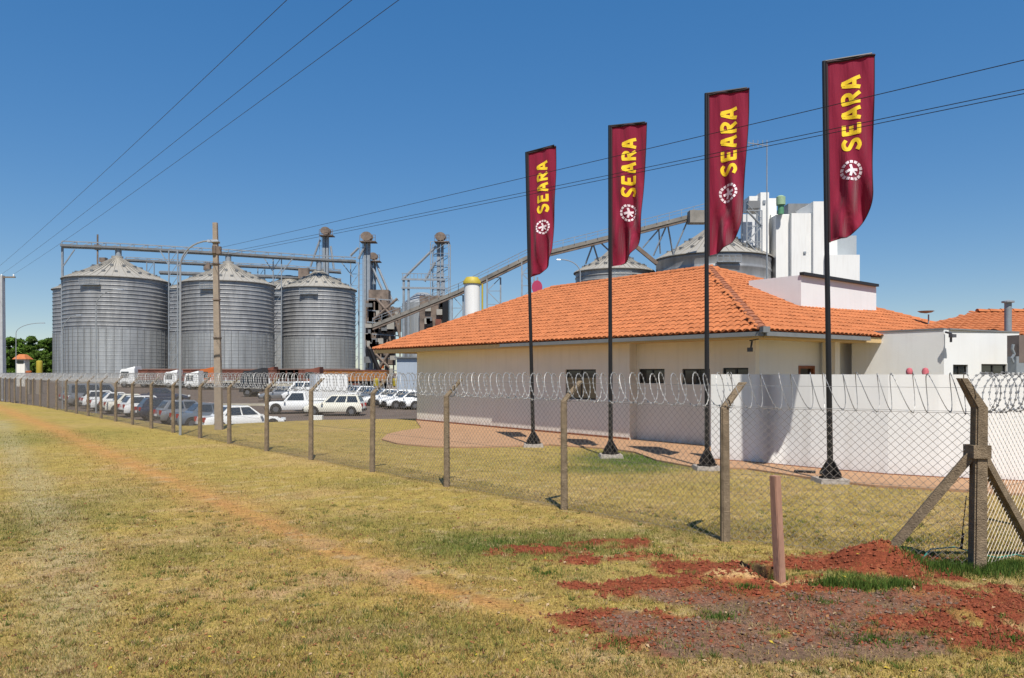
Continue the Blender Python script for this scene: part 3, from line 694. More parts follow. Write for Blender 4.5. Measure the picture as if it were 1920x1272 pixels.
for (bx,by),(tx,ty),(rx_,ry_),yb,seed,lab in flags:
    B = G(bx,by); d = B.y
    ft = thing('flagpole', B, {1:'black flagpole furthest left, its foot on the tan paving',2:'black flagpole second from the left, in front of the plinth end',3:'black flagpole third from the left, beside the white wall end',4:'black flagpole furthest right, before the curved wall'}[seed], 'flagpole', 'black flagpoles in a row on the lawn')
    TP = A(tx+2, ty, d)
    m = MB(); m.tube([B+V((0,0,.1)), B.lerp(TP,.5), TP+V((0,0,.03))], .062, 14, .042); m.build('pole', M_black, ft, True)
    psi = R(20); hd = V((math.cos(psi), -math.sin(psi), 0)); Wl = along(TP+hd*.05, hd, rx_-1)
    tilt = ((HZ-ry_)*(d-Wl*math.sin(psi))-(HZ-ty)*d)/F
    hv = (hd*Wl+V((0,0,tilt)))
    m = MB(); m.tube([TP+V((0,0,.02))-hd*.03, TP+hv+V((0,0,.02))], .028, 8); m.build('top_arm', M_black, ft, True)
    m = MB(); m.tube([B+V((0,0,.10)), B+V((0,0,.14))], .24, 4); 
    for k in range(4):
        t = k*math.pi/2+.5; dd = V((math.cos(t), math.sin(t), 0)); m.prism([B+V((0,0,.14))+dd*.05, B+V((0,0,.14))+dd*.25, B+V((0,0,.20))+dd*.25, B+V((0,0,.46))+dd*.075, B+V((0,0,.46))+dd*.05], V((-dd.y,dd.x,0))*.03)
    m.build('base_plate', M_black, ft)
    m = MB(); c_ = B+V((.0,-.0,.02)); m.hexa([c_+V(q) for q in [(-.33,-.3,-.1),(.33,-.3,-.1),(.33,.3,-.1),(-.33,.3,-.1),(-.29,-.26,.075),(.29,-.26,.075),(.29,.26,.075),(-.29,.26,.075)]]); m.build('footing', M_conc2, ft)
    # ---- flag
    LV = A(tx+2, yb, d); LV = TP.lerp(B, (TP.z-LV.z)/(TP.z-B.z)); dn = (LV-TP); Ln = dn.length; dn.normalize(); nrmF = hd.cross(V((0,0,1))).normalized()
    if nrmF.y > 0: nrmF = -nrmF
    ph = seed*1.7
    def surf(xm, ym, off=0., W=Wl, L_=Ln, TP=TP, dn=dn, hv=hv, nF=nrmF, ph=ph, seed=seed, hd=hd):
        # xm metres from the pole, ym metres below the top edge
        v = ym/L_; k = xm/W
        amp = (.030+{1:.14,2:.20,3:.19,4:.15}[seed]*max(0, v-.15)**1.2)*min(1, k*3)
        dsp = amp*(math.sin(k*9+v*5+ph)+.6*math.sin(k*15-v*9+ph*2)) + .10*v*v*k*math.sin(ph)
        dsp += {1:.05,2:.10,3:.12,4:.07}[seed]*max(0, v-.45)*2*math.sin((k-(1-v)*1.3)*(8+seed)+ph)*min(1,k*4)
        P_ = TP+dn*ym+hv*(xm/W)-hd*(.05*v*k*(1 if seed != 2 else 1.5))
        return P_+nF*(dsp+off)+hd*.05
    def wid(v):
        q = 1-{1:.10,2:.10,3:.14,4:.05}[seed]*smooth(.1,.8,v)
        c_ = {1:.80,2:.72,3:.70,4:.74}[seed]
        return Wl*q if v < c_ else Wl*q*max(0,1-((v-c_)/(1-c_))**2.2)**.5
    m = MB(); NU, NV = 26, 96
    for j in range(NV+1):
        v = j/NV
        for i in range(NU+1): m.v.append(tuple(surf(wid(v)*i/NU, Ln*v)))
    m.f = [(j*(NU+1)+i, j*(NU+1)+i+1, (j+1)*(NU+1)+i+1, (j+1)*(NU+1)+i) for j in range(NV) for i in range(NU)]
    fg = thing('flag', TP, 'burgundy banner flag, '+lab, 'flag', 'burgundy banner flags')
    o = m.build('cloth', M_flag, fg, fix=False); o.data.shade_smooth()
    m = MB(); pe = [surf(wid(j/NV)-.004, Ln*j/NV, .004) for j in range(NV)]; m.tube(pe, .009, 5)
    m.tube([surf(.0, Ln*j/30, .0) for j in range(31)], .03, 6); m.tube([surf(Wl*i/12, .015, .004) for i in range(13)], .03, 5); m.build('hem', M_hem, fg)
    # writing, read upwards; box of the whole word in flag metres
    y0 = Ln*.512; y1 = Ln*.085; xa = Wl*.70; xb = Wl*.31
    word = 'SEARA'; cell = (y0-y1)/5; gh = xa-xb; gw = cell*.80
    for i, ch in enumerate(word):
        m = MB(); k = 0
        for st in GLY[ch]:
            def fn(px_, py_, off, i=i): return surf(xa-py_*gh, y0-i*cell-px_*gw, off)
            pts = polyline(st, .05)
            # stroke width in unit-box space
            sx = .225
            base = len(m.v); nn = len(pts)
            for q, p in enumerate(pts):
                a = pts[max(q-1,0)]; b = pts[min(q+1,nn-1)]; dx, dy = (b[0]-a[0])*gw, (b[1]-a[1])*gh; l = math.hypot(dx,dy) or 1
                wx, wy = -dy/l*gh*sx/2/gw, dx/l*gh*sx/2/gh
                for kk in (-1,0,1): m.v.append(tuple(fn(p[0]+wx*kk, p[1]+wy*kk, .008+.0012*k)))
            for q in range(nn-1):
                for kk in (0,1): m.f.append((base+q*3+kk, base+q*3+kk+1, base+q*3+4+kk, base+q*3+3+kk))
            k += 1
        m.build('letter', M_yflag, fg, fix=False)
    ec = (Wl*.50, Ln*.622); er = Wl*.235
    m = MB()
    for k in range(14):                               # ring of short petals
        t0_, t1_ = 2*math.pi*k/14+.05, 2*math.pi*(k+1)/14-.07
        ribbon(m, [(ec[0]+er*.88*math.cos(t0_+(t1_-t0_)*q/3), ec[1]+er*.88*math.sin(t0_+(t1_-t0_)*q/3)) for q in range(4)], er*.26, lambda a,b,o_: surf(a,b,o_), .008)
    for pts_, wd_, of_ in (([(-.55,.12),(-.15,-.02),(.55,-.10)], .26, .013), ([(-.12,-.58),(.04,-.05),(-.14,.56)], .24, .015), ([(.02,.0),(.42,.40)], .18, .017)):
        ribbon(m, polyline([(ec[0]+er*a_, ec[1]+er*b_) for a_, b_ in pts_], .03), er*wd_, lambda a,b,o_: surf(a,b,o_), of_)
    m.build('emblem', M_wflag, fg, fix=False)
    # back faces of the print are carried by the cloth being two-sided

# ================================================================== FENCE
PH = 1.83                                             # straight part of a post
MESH_H = 1.80
post2 = G(1360,1015); corner = V((5.42,8.70,0))
dF = V((-.652,.758,0)).normalized(); STEP = 3.0
posts = [post2+V((0,0,0))]
ppx = [(1058,955),(838,911),(698,885),(583,861),(500,847),(430,831),(375,821),(325,812)]
for px, py in ppx: posts.append(G(px,py))
# put them on one straight line at the measured columns
def online(px):
    k = (px-CX)/F; t = (k*post2.y-post2.x)/(dF.x-k*dF.y); return post2+dF*t
posts = [post2]+[online(px) for px, _ in ppx]
stp = (posts[8]-posts[4]).length/4
k = 1
while posts[-1].y < 71: posts.append(posts[8]+dF*stp*k); k += 1
fence = thing('chain_link_fence', post2, 'long chain link fence with razor wire running away to the left', 'fence')
inn_ = V((.758,.652,0))
def post_mesh(lean, ht=PH, w0=.122, w1=.105, arm=.43):
    m = MB(); m.smooth = False
    e_ = V((lean.x, lean.y, 0))
    def sq(c, w_, ax=V((0,0,1))):
        return [c+V((sx*w_/2, sy*w_/2, 0)) for sx, sy in ((-1,-1),(1,-1),(1,1),(-1,1))]
    r0, r1_, r2_ = sq(V((0,0,-.3)), w0), sq(V((0,0,ht)), w1), sq(e_*.30+V((0,0,ht+.34)), .10)
    m.add(r0+r1_, [(3,2,1,0),(0,1,5,4),(1,2,6,5),(2,3,7,6),(3,0,4,7)]); m.add(r1_+r2_, [(4,5,6,7),(0,1,5,4),(1,2,6,5),(2,3,7,6),(3,0,4,7)])
    me = m.mesh('post'); bm = bmesh.new(); bm.from_mesh(me); bmesh.ops.remove_doubles(bm, verts=bm.verts, dist=.0005)
    bmesh.ops.bevel(bm, geom=[e__ for e__ in bm.edges if e__.calc_length() > .25], offset=.018, segments=2, affect='EDGES')
    bmesh.ops.recalc_face_normals(bm, faces=bm.faces); bm.to_mesh(me); bm.free(); me.materials.append(M_conc); return me
rot = -math.atan2(.758, .652)
pm = post_mesh(V((.85,.35,0)).normalized()*1.05)
def post_at(P_, me, parent, rz):
    o = bpy.data.objects.new('post', me); C.objects.link(o); o.parent = parent; o.location = P_-org(parent); o.rotation_euler = (R(random.uniform(-.6,.6)), R(random.uniform(-.6,.6)), rz); return o
for p in posts: post_at(p, pm, fence, R(random.uniform(-3,3)))
# corner post with its struts
pmc = post_mesh(V((-.75,-.1,0)), 1.90, .155, .14)
cp = post_at(corner, pmc, fence, .0)
m = MB(); zA = 1.37
ft1 = G(1645,1034,.12); ft1 = V((ft1.x,ft1.y,-.05)); m.beam(corner+V((-.04,.02,zA)), ft1, .10, .10); m.build('strut', M_conc, fence)
ft2 = corner+V((1.30,.87,-.05)); m = MB(); m.beam(corner+V((.06,.05,zA)), ft2, .10, .10); m.build('strut', M_conc, fence)
m = MB(); m.box(corner+V((.0,.0,1.39)), (.205,.205,.15), .0); m.build('strut_collar', M_conc, fence)
# chain link for a 1 m long unit-scaled bay
def link_mesh(ln, ht, pitch=.10, r=.0026):
    m = MB(); q = pitch
    def seg(a, b):
        d = (b-a).normalized(); sd = d.cross(V((0,1,0))).normalized(); t = V((0,1,0))
        vs = []
        for p in (a, b): vs += [p+sd*r+t*r*.5, p-sd*r+t*r*.5, p-t*r]
        n0 = len(m.v); m.v += [tuple(x) for x in vs]; m.f += [(n0,n0+1,n0+4,n0+3),(n0+1,n0+2,n0+5,n0+4),(n0+2,n0,n0+3,n0+5)]
    x = -ht
    while x < ln:
        for s_ in (0, 1):
            x0, x1 = x, x+ht; z0, z1 = 0., ht
            if x0 < 0: z0 = -x0; x0 = 0
            if x1 > ln: z1 = ht-(x1-ln); x1 = ln
            if x1-x0 > .01:
                if s_ == 0: seg(V((x0,0,z0)), V((x1,0,z1)))
                else: seg(V((x0,.004,ht-z0)), V((x1,.004,ht-z1)))
        x += q
    for z in (.02, ht*.5, ht): seg(V((0,-.004,z)), V((ln,-.004,z)))
    me = m.mesh('mesh_panel'); me.materials.append(M_wire); return me
def razor_mesh(ln, rad=.235, loops=None, tw=.0055, off=V((0,0,0))):
    m = MB(); n = max(1, round(ln/.19)); k = n*18; pts = []
    for i in range(k+1):
        t = 2*math.pi*n*i/k; rr = rad*(1+.05*math.sin(t*.37)); x_ = ln*i/k+.05*math.sin(t)+.03*math.sin(t*.5)
        pts.append(V((x_, math.cos(t)*rr*.55, math.sin(t)*rr)))
    m.tube(pts, tw, 4)
    for i in range(0, k, 1):                          # razor barbs
        p = pts[i]; d = (pts[min(i+1,k)]-p).normalized(); s_ = d.cross(V((1,0,0))).normalized()
        m.add([p-s_*.014-d*.012, p-s_*.014+d*.014, p+s_*.014+d*.012, p+s_*.014-d*.014], [(0,1,2,3)])
    for zz in (.02, .30): m.tube([V((0,0,-rad+zz)), V((ln,0,-rad+zz))], .003, 3)
    me = m.mesh('razor_coil'); me.materials.append(M_razor); return me
cache = {}
def bay(a, b, parent, coil=True):
    ln = round((b-a).length, 3); key = round(ln, 2)
    if key not in cache: cache[key] = (link_mesh(ln, MESH_H), razor_mesh(ln), razor_mesh(ln*1.0, .215))
    rz = math.atan2((b-a).y, (b-a).x)
    o = bpy.data.objects.new('mesh_panel', cache[key][0]); C.objects.link(o); o.parent = parent; o.location = a-org(parent)+V((0,0,.03)); o.rotation_euler = (0,0,rz)
    lift = V((.16,.08,0))
    o = bpy.data.objects.new('razor_coil', cache[key][1]); C.objects.link(o); o.parent = parent; o.location = a-org(parent)+lift*(1 if a.x < corner.x else 0)+V((0,0,PH+.235)); o.rotation_euler = (0,0,rz)
bay(corner, post2, fence)
for a, b in zip(posts[:-1], posts[1:]): bay(a, b, fence)
d2 = V((.83,.556,0)).normalized()
fence2 = thing('chain_link_fence', corner, 'short return of the chain link fence leaving the strutted corner post to the right', 'fence')
c2p = corner+d2*2.9; post_at(c2p, pm, fence2, R(90)); c3p = corner+d2*5.8; post_at(c3p, pm, fence2, R(90))
bay(corner+V((.03,.02,0)), c2p, fence2)  # return bay; bay(c2p, c3p, fence2)
# extra tangle where the coils meet at the corner
for ox, oz in ():
    o = bpy.data.objects.new('razor_coil', razor_mesh(1.6, .20)); C.objects.link(o); o.parent = fence2; o.location = V((ox,0,PH+.2+oz)); o.rotation_euler = (0,.03,math.atan2(d2.y,d2.x)+.06)
# loose black cable end beside the corner post
m = MB(); m.tube([A(1812,930,8.9), A(1806,985,8.9), A(1802,1030,8.9)], .006, 5); m.tube([A(1806,1000,8.9), A(1802,1030,8.9)], .016, 6); m.build('tie_wire', M_black, fence)

# timber stake in its hole
st = G(1465,1094); stt = A(1453,892,st.y)
m = MB(); wS = .098
ax = V((1,0,0)); ay = V((0,1,0)); rS = Matrix.Rotation(R(28), 3, 'Z')
q = [st+V((0,0,-.3))+rS@V((sx*wS/2, sy*wS/2, 0)) for sx, sy in ((-1,-1),(1,-1),(1,1),(-1,1))]+[stt+rS@V((sx*wS/2*.92, sy*wS/2*.92, 0)) for sx, sy in ((-1,-1),(1,-1),(1,1),(-1,1))]
m.hexa(q); me_o = m.build('timber_stake', M_wood, None, origin=st); tag(me_o, 'short reddish timber stake standing beside a dug hole in the red soil', 'stake')
bv = bmesh.new(); bv.from_mesh(me_o.data); bmesh.ops.bevel(bv, geom=bv.edges[:], offset=.008, segments=2, affect='EDGES'); bv.to_mesh(me_o.data); bv.free()
# hose
hp = [G(1725,1052,.03), G(1745,1030,.05), G(1790,1026,.06), G(1840,1040,.05), G(1870,1046,.05), G(1905,1040,.05), G(1950,1052,.04), G(1990,1050,.03)]
m = MB(); m.tube(hp, .009, 6); o = m.build('garden_hose', M_hose, None, True, origin=hp[0]); tag(o, 'thin green hose lying in the grass behind the corner post', 'hose')

# ================================================================== GRASS, CLODS, LEAVES (stuff)
def tri_mesh(name, co, faces_n, cols, m_, label, cat):
    n = len(co)//faces_n
    me = bpy.data.meshes.new(name); me.vertices.add(len(co)); me.vertices.foreach_set('co', co.astype(np.float32).ravel())
    me.loops.add(len(co)); me.loops.foreach_set('vertex_index', np.arange(len(co), dtype=np.int32))
    me.polygons.add(n); me.polygons.foreach_set('loop_start', np.arange(0, len(co), faces_n, dtype=np.int32)); me.polygons.foreach_set('loop_total', np.full(n, faces_n, np.int32))
    me.update(calc_edges=True); set_col(me, cols); me.materials.append(m_)
    o = bpy.data.objects.new(name, me); C.objects.link(o); tag(o, label, cat, kind='stuff'); return o
def scatter(n, ymin, ymax, p=2.0):
    t = rng.random(n); k = 1-p; y = (ymin**k+t*(ymax**k-ymin**k))**(1/k); x = (rng.random(n)*2-1)*.72*y; return x, y
NB = 330000
bx_, by_ = scatter(NB, 5.2, 30, 1.9)
red, dark, straw = soil_masks(bx_, by_); gm = green_mask(bx_, by_)
trk = smooth(.35,.1,poly_dist(bx_, by_, track))*.75*(bx_ < .6)
pat = vnoise(bx_, by_, 1.5, 71)
keep = rng.random(NB) > np.clip(red*.90+dark*.72+straw*.8+trk, 0, .96)
keep &= rng.random(NB) < np.clip(.3+1.4*(pat-.25)+gm, .15, 1)
lotpt = inside(bx_, by_, lot_poly); keep &= ~lotpt
pp = [(p.x, p.y) for p in path_pts]; keep &= ~inside(bx_, by_, pp) 
bx_, by_, gm, red = bx_[keep], by_[keep], gm[keep], red[keep]; nb = len(bx_)
bz_ = ground_z(bx_, by_)
hh = (.016+.026*rng.random(nb)**1.5)*(1+1.0*gm)*(1+.3*(by_ > 14)); ww = (.0022+.0022*rng.random(nb))*(1+by_*.07)
an = rng.random(nb)*2*np.pi; lean = rng.random(nb)*1.1; la = rng.random(nb)*2*np.pi
co = np.zeros((nb,3,3)); co[:,0] = np.stack([bx_-np.cos(an)*ww, by_-np.sin(an)*ww, bz_-.004], -1); co[:,1] = np.stack([bx_+np.cos(an)*ww, by_+np.sin(an)*ww, bz_-.004], -1)
co[:,2] = np.stack([bx_+np.cos(la)*lean*hh, by_+np.sin(la)*lean*hh, bz_+hh], -1)
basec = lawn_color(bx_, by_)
pal = np.array([[.70,.50,.22],[.56,.41,.12],[.42,.34,.08],[.22,.23,.05],[.30,.15,.06]]); pw = np.array([.29,.27,.20,.16,.08])
pc = pal[rng.choice(5, nb, p=pw)]; gc = np.array([.10,.19,.03])*(.7+.7*rng.random(nb))[:,None]
cc = pc*.75+basec*.38; cc = cc*(1-gm[:,None]*.85)+gc*gm[:,None]*.85
cc = np.repeat(np.clip(cc,0,1), 3, 0)
tri_mesh('grass', co.reshape(-1,3), 3, cc, M_blade, 'short dry grass blades covering the lawn', 'grass')
# weeds: longer green tufts round the corner post and on the soil
tx, ty, th = [], [], []
for px, py, n_, sp, ht in [(1840,1072,1500,.5,.12),(1770,1068,1100,.40,.10),(1900,1066,900,.45,.10),(1560,1100,650,.22,.10),(1620,1104,650,.25,.10),(1680,1108,500,.18,.11),(1400,1106,200,.10,.06),(1640,1205,380,.3,.05),(1350,1160,200,.15,.06),(1700,1015,500,.5,.05),(1100,1030,500,.8,.05),(940,1020,700,1.0,.05),(1460,1092,90,.1,.09),(1900,1205,200,.3,.05),(1540,1130,120,.2,.05),(1240,1040,250,.5,.05),(1030,1075,250,.4,.05),(1160,1210,250,.5,.05)]:
    c = g2(px,py); a = rng.random(n_)*2*np.pi; r = np.abs(rng.normal(0,.55,n_))*sp; tx.append(c[0]+np.cos(a)*r*1.4); ty.append(c[1]+np.sin(a)*r*.8); th.append(ht*(.4+.8*rng.random(n_)))
tx, ty, th = map(np.concatenate, (tx,ty,th)); nb = len(tx); tz = ground_z(tx,ty); an = rng.random(nb)*2*np.pi; la = rng.random(nb)*2*np.pi; ln_ = rng.random(nb)*.7; ww = .0035+.004*rng.random(nb)
co = np.zeros((nb,3,3)); co[:,0] = np.stack([tx-np.cos(an)*ww, ty-np.sin(an)*ww, tz-.004],-1); co[:,1] = np.stack([tx+np.cos(an)*ww, ty+np.sin(an)*ww, tz-.004],-1); co[:,2] = np.stack([tx+np.cos(la)*ln_*th, ty+np.sin(la)*ln_*th, tz+th],-1)
cc = np.repeat(np.array([.085,.17,.03])[None]*(.6+.9*rng.random(nb))[:,None]+np.array([.06,.03,0])[None]*rng.random(nb)[:,None], 3, 0)
tri_mesh('weeds', co.reshape(-1,3), 3, cc, M_blade, 'fresh green weeds round the corner post and on the bare soil', 'weeds')
nT = 2600; qx, qy = scatter(nT, 5.3, 13, 1.8); rdT, dkT, _ = soil_masks(qx, qy); trT = poly_dist(qx, qy, track)
kq = (rng.random(nT) < np.clip(1-.75*np.maximum(rdT,dkT),0,1)) & ((trT > .3) | (qx > .6)); qx, qy = qx[kq], qy[kq]; nT = len(qx)
per = 26; rT = (.03+.09*rng.random(nT)**2)[:,None]; an = rng.random((nT,per))*6.28; rr = np.sqrt(rng.random((nT,per)))*rT
X_ = (qx[:,None]+np.cos(an)*rr).ravel(); Y_ = (qy[:,None]+np.sin(an)*rr).ravel(); nb = len(X_); Z_ = ground_z(X_,Y_); hT = np.repeat(.024+.036*rng.random(nT)**2, per)*(.5+.7*rng.random(nb))
la = an.ravel()+rng.normal(0,.5,nb); ln_ = .3+.9*rng.random(nb); ww = .0022+.003*rng.random(nb); a2 = rng.random(nb)*6.28
co = np.zeros((nb,3,3)); co[:,0] = np.stack([X_-np.cos(a2)*ww, Y_-np.sin(a2)*ww, Z_-.004],-1); co[:,1] = np.stack([X_+np.cos(a2)*ww, Y_+np.sin(a2)*ww, Z_-.004],-1); co[:,2] = np.stack([X_+np.cos(la)*ln_*hT, Y_+np.sin(la)*ln_*hT, Z_+hT],-1)
pt_ = np.array([[.13,.20,.035],[.24,.26,.06],[.44,.33,.11],[.62,.46,.24],[.26,.13,.06]]); ct = np.repeat(pt_[rng.choice(5,nT,p=[.24,.28,.22,.16,.10])], per, 0)*(.65+.6*rng.random(nb))[:,None]
tri_mesh('grass_tufts', co.reshape(-1,3), 3, np.repeat(ct,3,0), M_blade, 'uneven green and straw coloured tufts in the lawn', 'grass')
# soil clods and dry leaves
nC = 15000; cx_, cy_ = scatter(nC*4, 6.2, 9.8, 1.6); rd, dk, sw = soil_masks(cx_, cy_); kp = rng.random(nC*4) < np.maximum(rd*.8, np.maximum(dk*.5, sw*.5)); cx_, cy_, rd, dk = cx_[kp][:nC], cy_[kp][:nC], rd[kp][:nC], dk[kp][:nC]; nC = len(cx_); cz_ = ground_z(cx_,cy_)
oct_v = np.array([(1,0,0),(0,1,0),(-1,0,0),(0,-1,0),(0,0,1),(0,0,-1)],float); oct_f = [(0,1,4),(1,2,4),(2,3,4),(3,0,4),(1,0,5),(2,1,5),(3,2,5),(0,3,5)]
sz = (.004+.026*rng.random(nC)**5)*np.where(dk > .4, .75, 1.0); vv = oct_v[None]*sz[:,None,None]*(1+.5*(rng.random((nC,6,1))-.5))*np.array([1,1,.95]); a = rng.random(nC)*6.28
vx = vv[:,:,0]*np.cos(a)[:,None]-vv[:,:,1]*np.sin(a)[:,None]; vy = vv[:,:,0]*np.sin(a)[:,None]+vv[:,:,1]*np.cos(a)[:,None]
P_ = np.stack([vx+cx_[:,None], vy+cy_[:,None], vv[:,:,2]+cz_[:,None]+sz[:,None]*.3],-1); co = P_[:,np.array(oct_f)].reshape(-1,3)
c0 = np.array([.30,.082,.040])[None]*(.7+.5*rng.random(nC))[:,None]; dkm = (dk > .4) & (rng.random(nC) < .7); c0[dkm] = np.array([.21,.135,.10])*(.6+.9*rng.random(dkm.sum()))[:,None]
tri_mesh('soil_clods', co, 3, np.repeat(c0, 24, 0), M_clod, 'loose clods of red and grey soil', 'soil')
nL = 5200; lx, ly = scatter(nL, 5.4, 15, 1.9); lz = ground_z(lx,ly)+.012; s_ = .008+.022*rng.random(nL)**2; a = rng.random(nL)*6.28; ti = (rng.random(nL)-.5)*.9
co = np.zeros((nL,4,3))
for i, (qx,qy) in enumerate(((-1,0),(0,-.5),(1,0),(0,.5))):
    X_ = qx*s_; Y_ = qy*s_; co[:,i] = np.stack([lx+X_*np.cos(a)-Y_*np.sin(a), ly+X_*np.sin(a)+Y_*np.cos(a), lz+X_*ti+.3*s_*(i == 1)],-1)
lp = np.array([[.28,.10,.045],[.42,.20,.08],[.16,.07,.04],[.62,.45,.05],[.55,.38,.22]]); lc = lp[rng.choice(5,nL,p=[.32,.26,.2,.05,.17])]
tri_mesh('fallen_leaves', co.reshape(-1,3), 4, np.repeat(lc,4,0), M_clod, 'small dry brown leaves scattered over the lawn', 'leaves')

# ================================================================== POLES, LAMPS, WIRES
pB = G(411,806); pT = A(403.5,418,pB.y)
up_ = thing('utility_pole', pB, 'tall square concrete power pole rising in front of the second silo', 'pole')
m = MB(); q = [pB+V((sx*.15,sy*.11,-.2)) for sx,sy in ((-1,-1),(1,-1),(1,1),(-1,1))]+[pT+V((sx*.085,sy*.07,0)) for sx,sy in ((-1,-1),(1,-1),(1,1),(-1,1))]
m.hexa(q); m.build('shaft', M_concp, up_)
def onp(py): return pB.lerp(pT, (806-py)/(806-418))
m = MB(); m.tube([onp(462)+V((-.02,-.10,0)), onp(476)+V((-.02,-.10,0))], .09, 8); m.box(onp(470)+V((.14,-.05,0)), (.2,.12,.3)); m.build('insulator_rack', M_dsteel, up_)
m = MB()
for py in (455,495,562,634): m.box(onp(py), (.27,.24,.05))
m.build('band', M_dsteel, up_)
def lamp_post(px, base_y, top_y, head, label, d=None, zb=0., r=.055, sag=None):
    Bp = G(px, base_y, zb) if d is None else V(((px-CX)*d/F, d, lotz(d)))
    d = Bp.y; t = thing('street_lamp', Bp, label, 'street lamp', 'street lamps around the yard')
    hx, hy = head; Hd = A(hx, hy, d); T_ = A(px, top_y, d)
    m = MB(); m.tube([Bp-V((0,0,.3)), T_], r, 8, r*.7); m.build('post', M_lamp, t, True)
    sgn = 1 if hx > px else -1
    pts = [T_]; 
    for i in range(1, 9):
        s = i/8; pts.append(V((T_.x+(Hd.x-T_.x)*(1-math.cos(s*math.pi/2))*1.0, d, T_.z+(Hd.z-T_.z)*math.sin(s*math.pi/2))))
    m = MB(); m.tube(pts, r*.6, 6); m.build('arm', M_lamp, t, True)
    m = MB(); m.hexa([Hd+V(q) for q in [(-.05,-.08,-.05),(.38*sgn,-.11,-.04),(.38*sgn,.11,-.04),(-.05,.08,-.05),(-.05,-.05,.04),(.33*sgn,-.07,.04),(.33*sgn,.07,.04),(-.05,.05,.04)]]); m.build('lamp_head', M_lamp, t)
    return t
lamp_post(338,816,500,(392,452),'near street lamp arching right to the concrete power pole')
lamp_post(117,0,625,(145,591),'street lamp in front of the left edge of the first silo', d=60)
lamp_post(180,0,575,(222,543),'street lamp in front of the middle of the first silo', d=52)
lamp_post(1088,0,512,(1052,487),'lone street lamp arching left above the tiled roof beside the first flag', d=62, r=.07)
lamp_post(30,0,625,(78,606),'faint street lamp far left above the trees', d=85)
fp = G(3,747); ft_ = thing('utility_pole', V((-47.3,fp.y,0)), 'pale concrete power pole cut off by the left edge of the picture', 'pole')
m = MB(); Bq = V(((1-CX)*fp.y/F, fp.y, 0)); Tq = V((Bq.x, Bq.y, H+(HZ-517)*fp.y/F)); ft_.location = Bq; ORG[ft_.name] = Bq
m.hexa([Bq+V((sx*.38,sy*.25,-.2)) for sx,sy in ((-1,-1),(1,-1),(1,1),(-1,1))]+[Tq+V((sx*.28,sy*.2,0)) for sx,sy in ((-1,-1),(1,-1),(1,1),(-1,1))]); m.build('shaft', mat('white_pole_paint', (.55,.56,.58), .8), ft_)
m = MB(); m.beam(Tq+V((-1.2,0,-.15)), Tq+V((1.35,0,-.15)), .14, .12); m.build('crossarm', M_conc, ft_)
m = MB()
for dx in (-1.0, .1, 1.2): m.lathe([(.0,.22),(.05,.2),(.07,.1),(.05,0),(0,0)], Tq+V((dx,0,-.09)), 8)
m.build('insulator', M_plast, ft_)
def wire(a, b, sag, r, label, grp='overhead power lines'):
    r = r*.72
    a, b = V(a), V(b); pts = []
    for i in range(41):
        t = i/40; p = a.lerp(b, t); p.z -= sag*4*t*(1-t); pts.append(p)
    m = MB(); m.tube(pts, r, 5); o = m.build('power_line', M_black, None, True, origin=a); tag(o, label, 'power line', grp)
for (xt, dx, lb) in ((538,-1.0,'leftmost'),(660,.1,'middle'),(748,1.2,'rightmost')):
    a = Tq+V((dx,0,.12)); 
    # passes the top edge of the picture at column xt
    z9 = a.z-.55; d = F*(z9-H)/HZ; mid = V(((xt-CX)*d/F, d, z9)); t = (mid-a); t.z = 0; b = a+t*1.75; b.z = a.z
    s_ = .55/(4*(1/1.75)*(1-1/1.75)); wire(a, b, s_, .011, lb+' of the three power lines sweeping up from the far left pole')
ra = onp(466)+V((.25,-.12,0)); 
def rwire(a, px, py, d, lb, dz=0, r=.011):
    r = .0085; b = A(px,py,d); b.z += .06; e_ = a+(b-a)*1.6
    wire(a, e_, .064, r, lb)
rwire(onp(466)+V((.2,-.12,0)), 1920, 113, 9.1, 'upper power line crossing all four flags')
rwire(onp(477)+V((.2,-.12,0)), 1920, 168, 9.5, 'upper of the close pair of power lines under the single one')
rwire(onp(479)+V((.24,.1,0)), 1920, 176, 9.75, 'lower of the close pair of power lines under the single one')

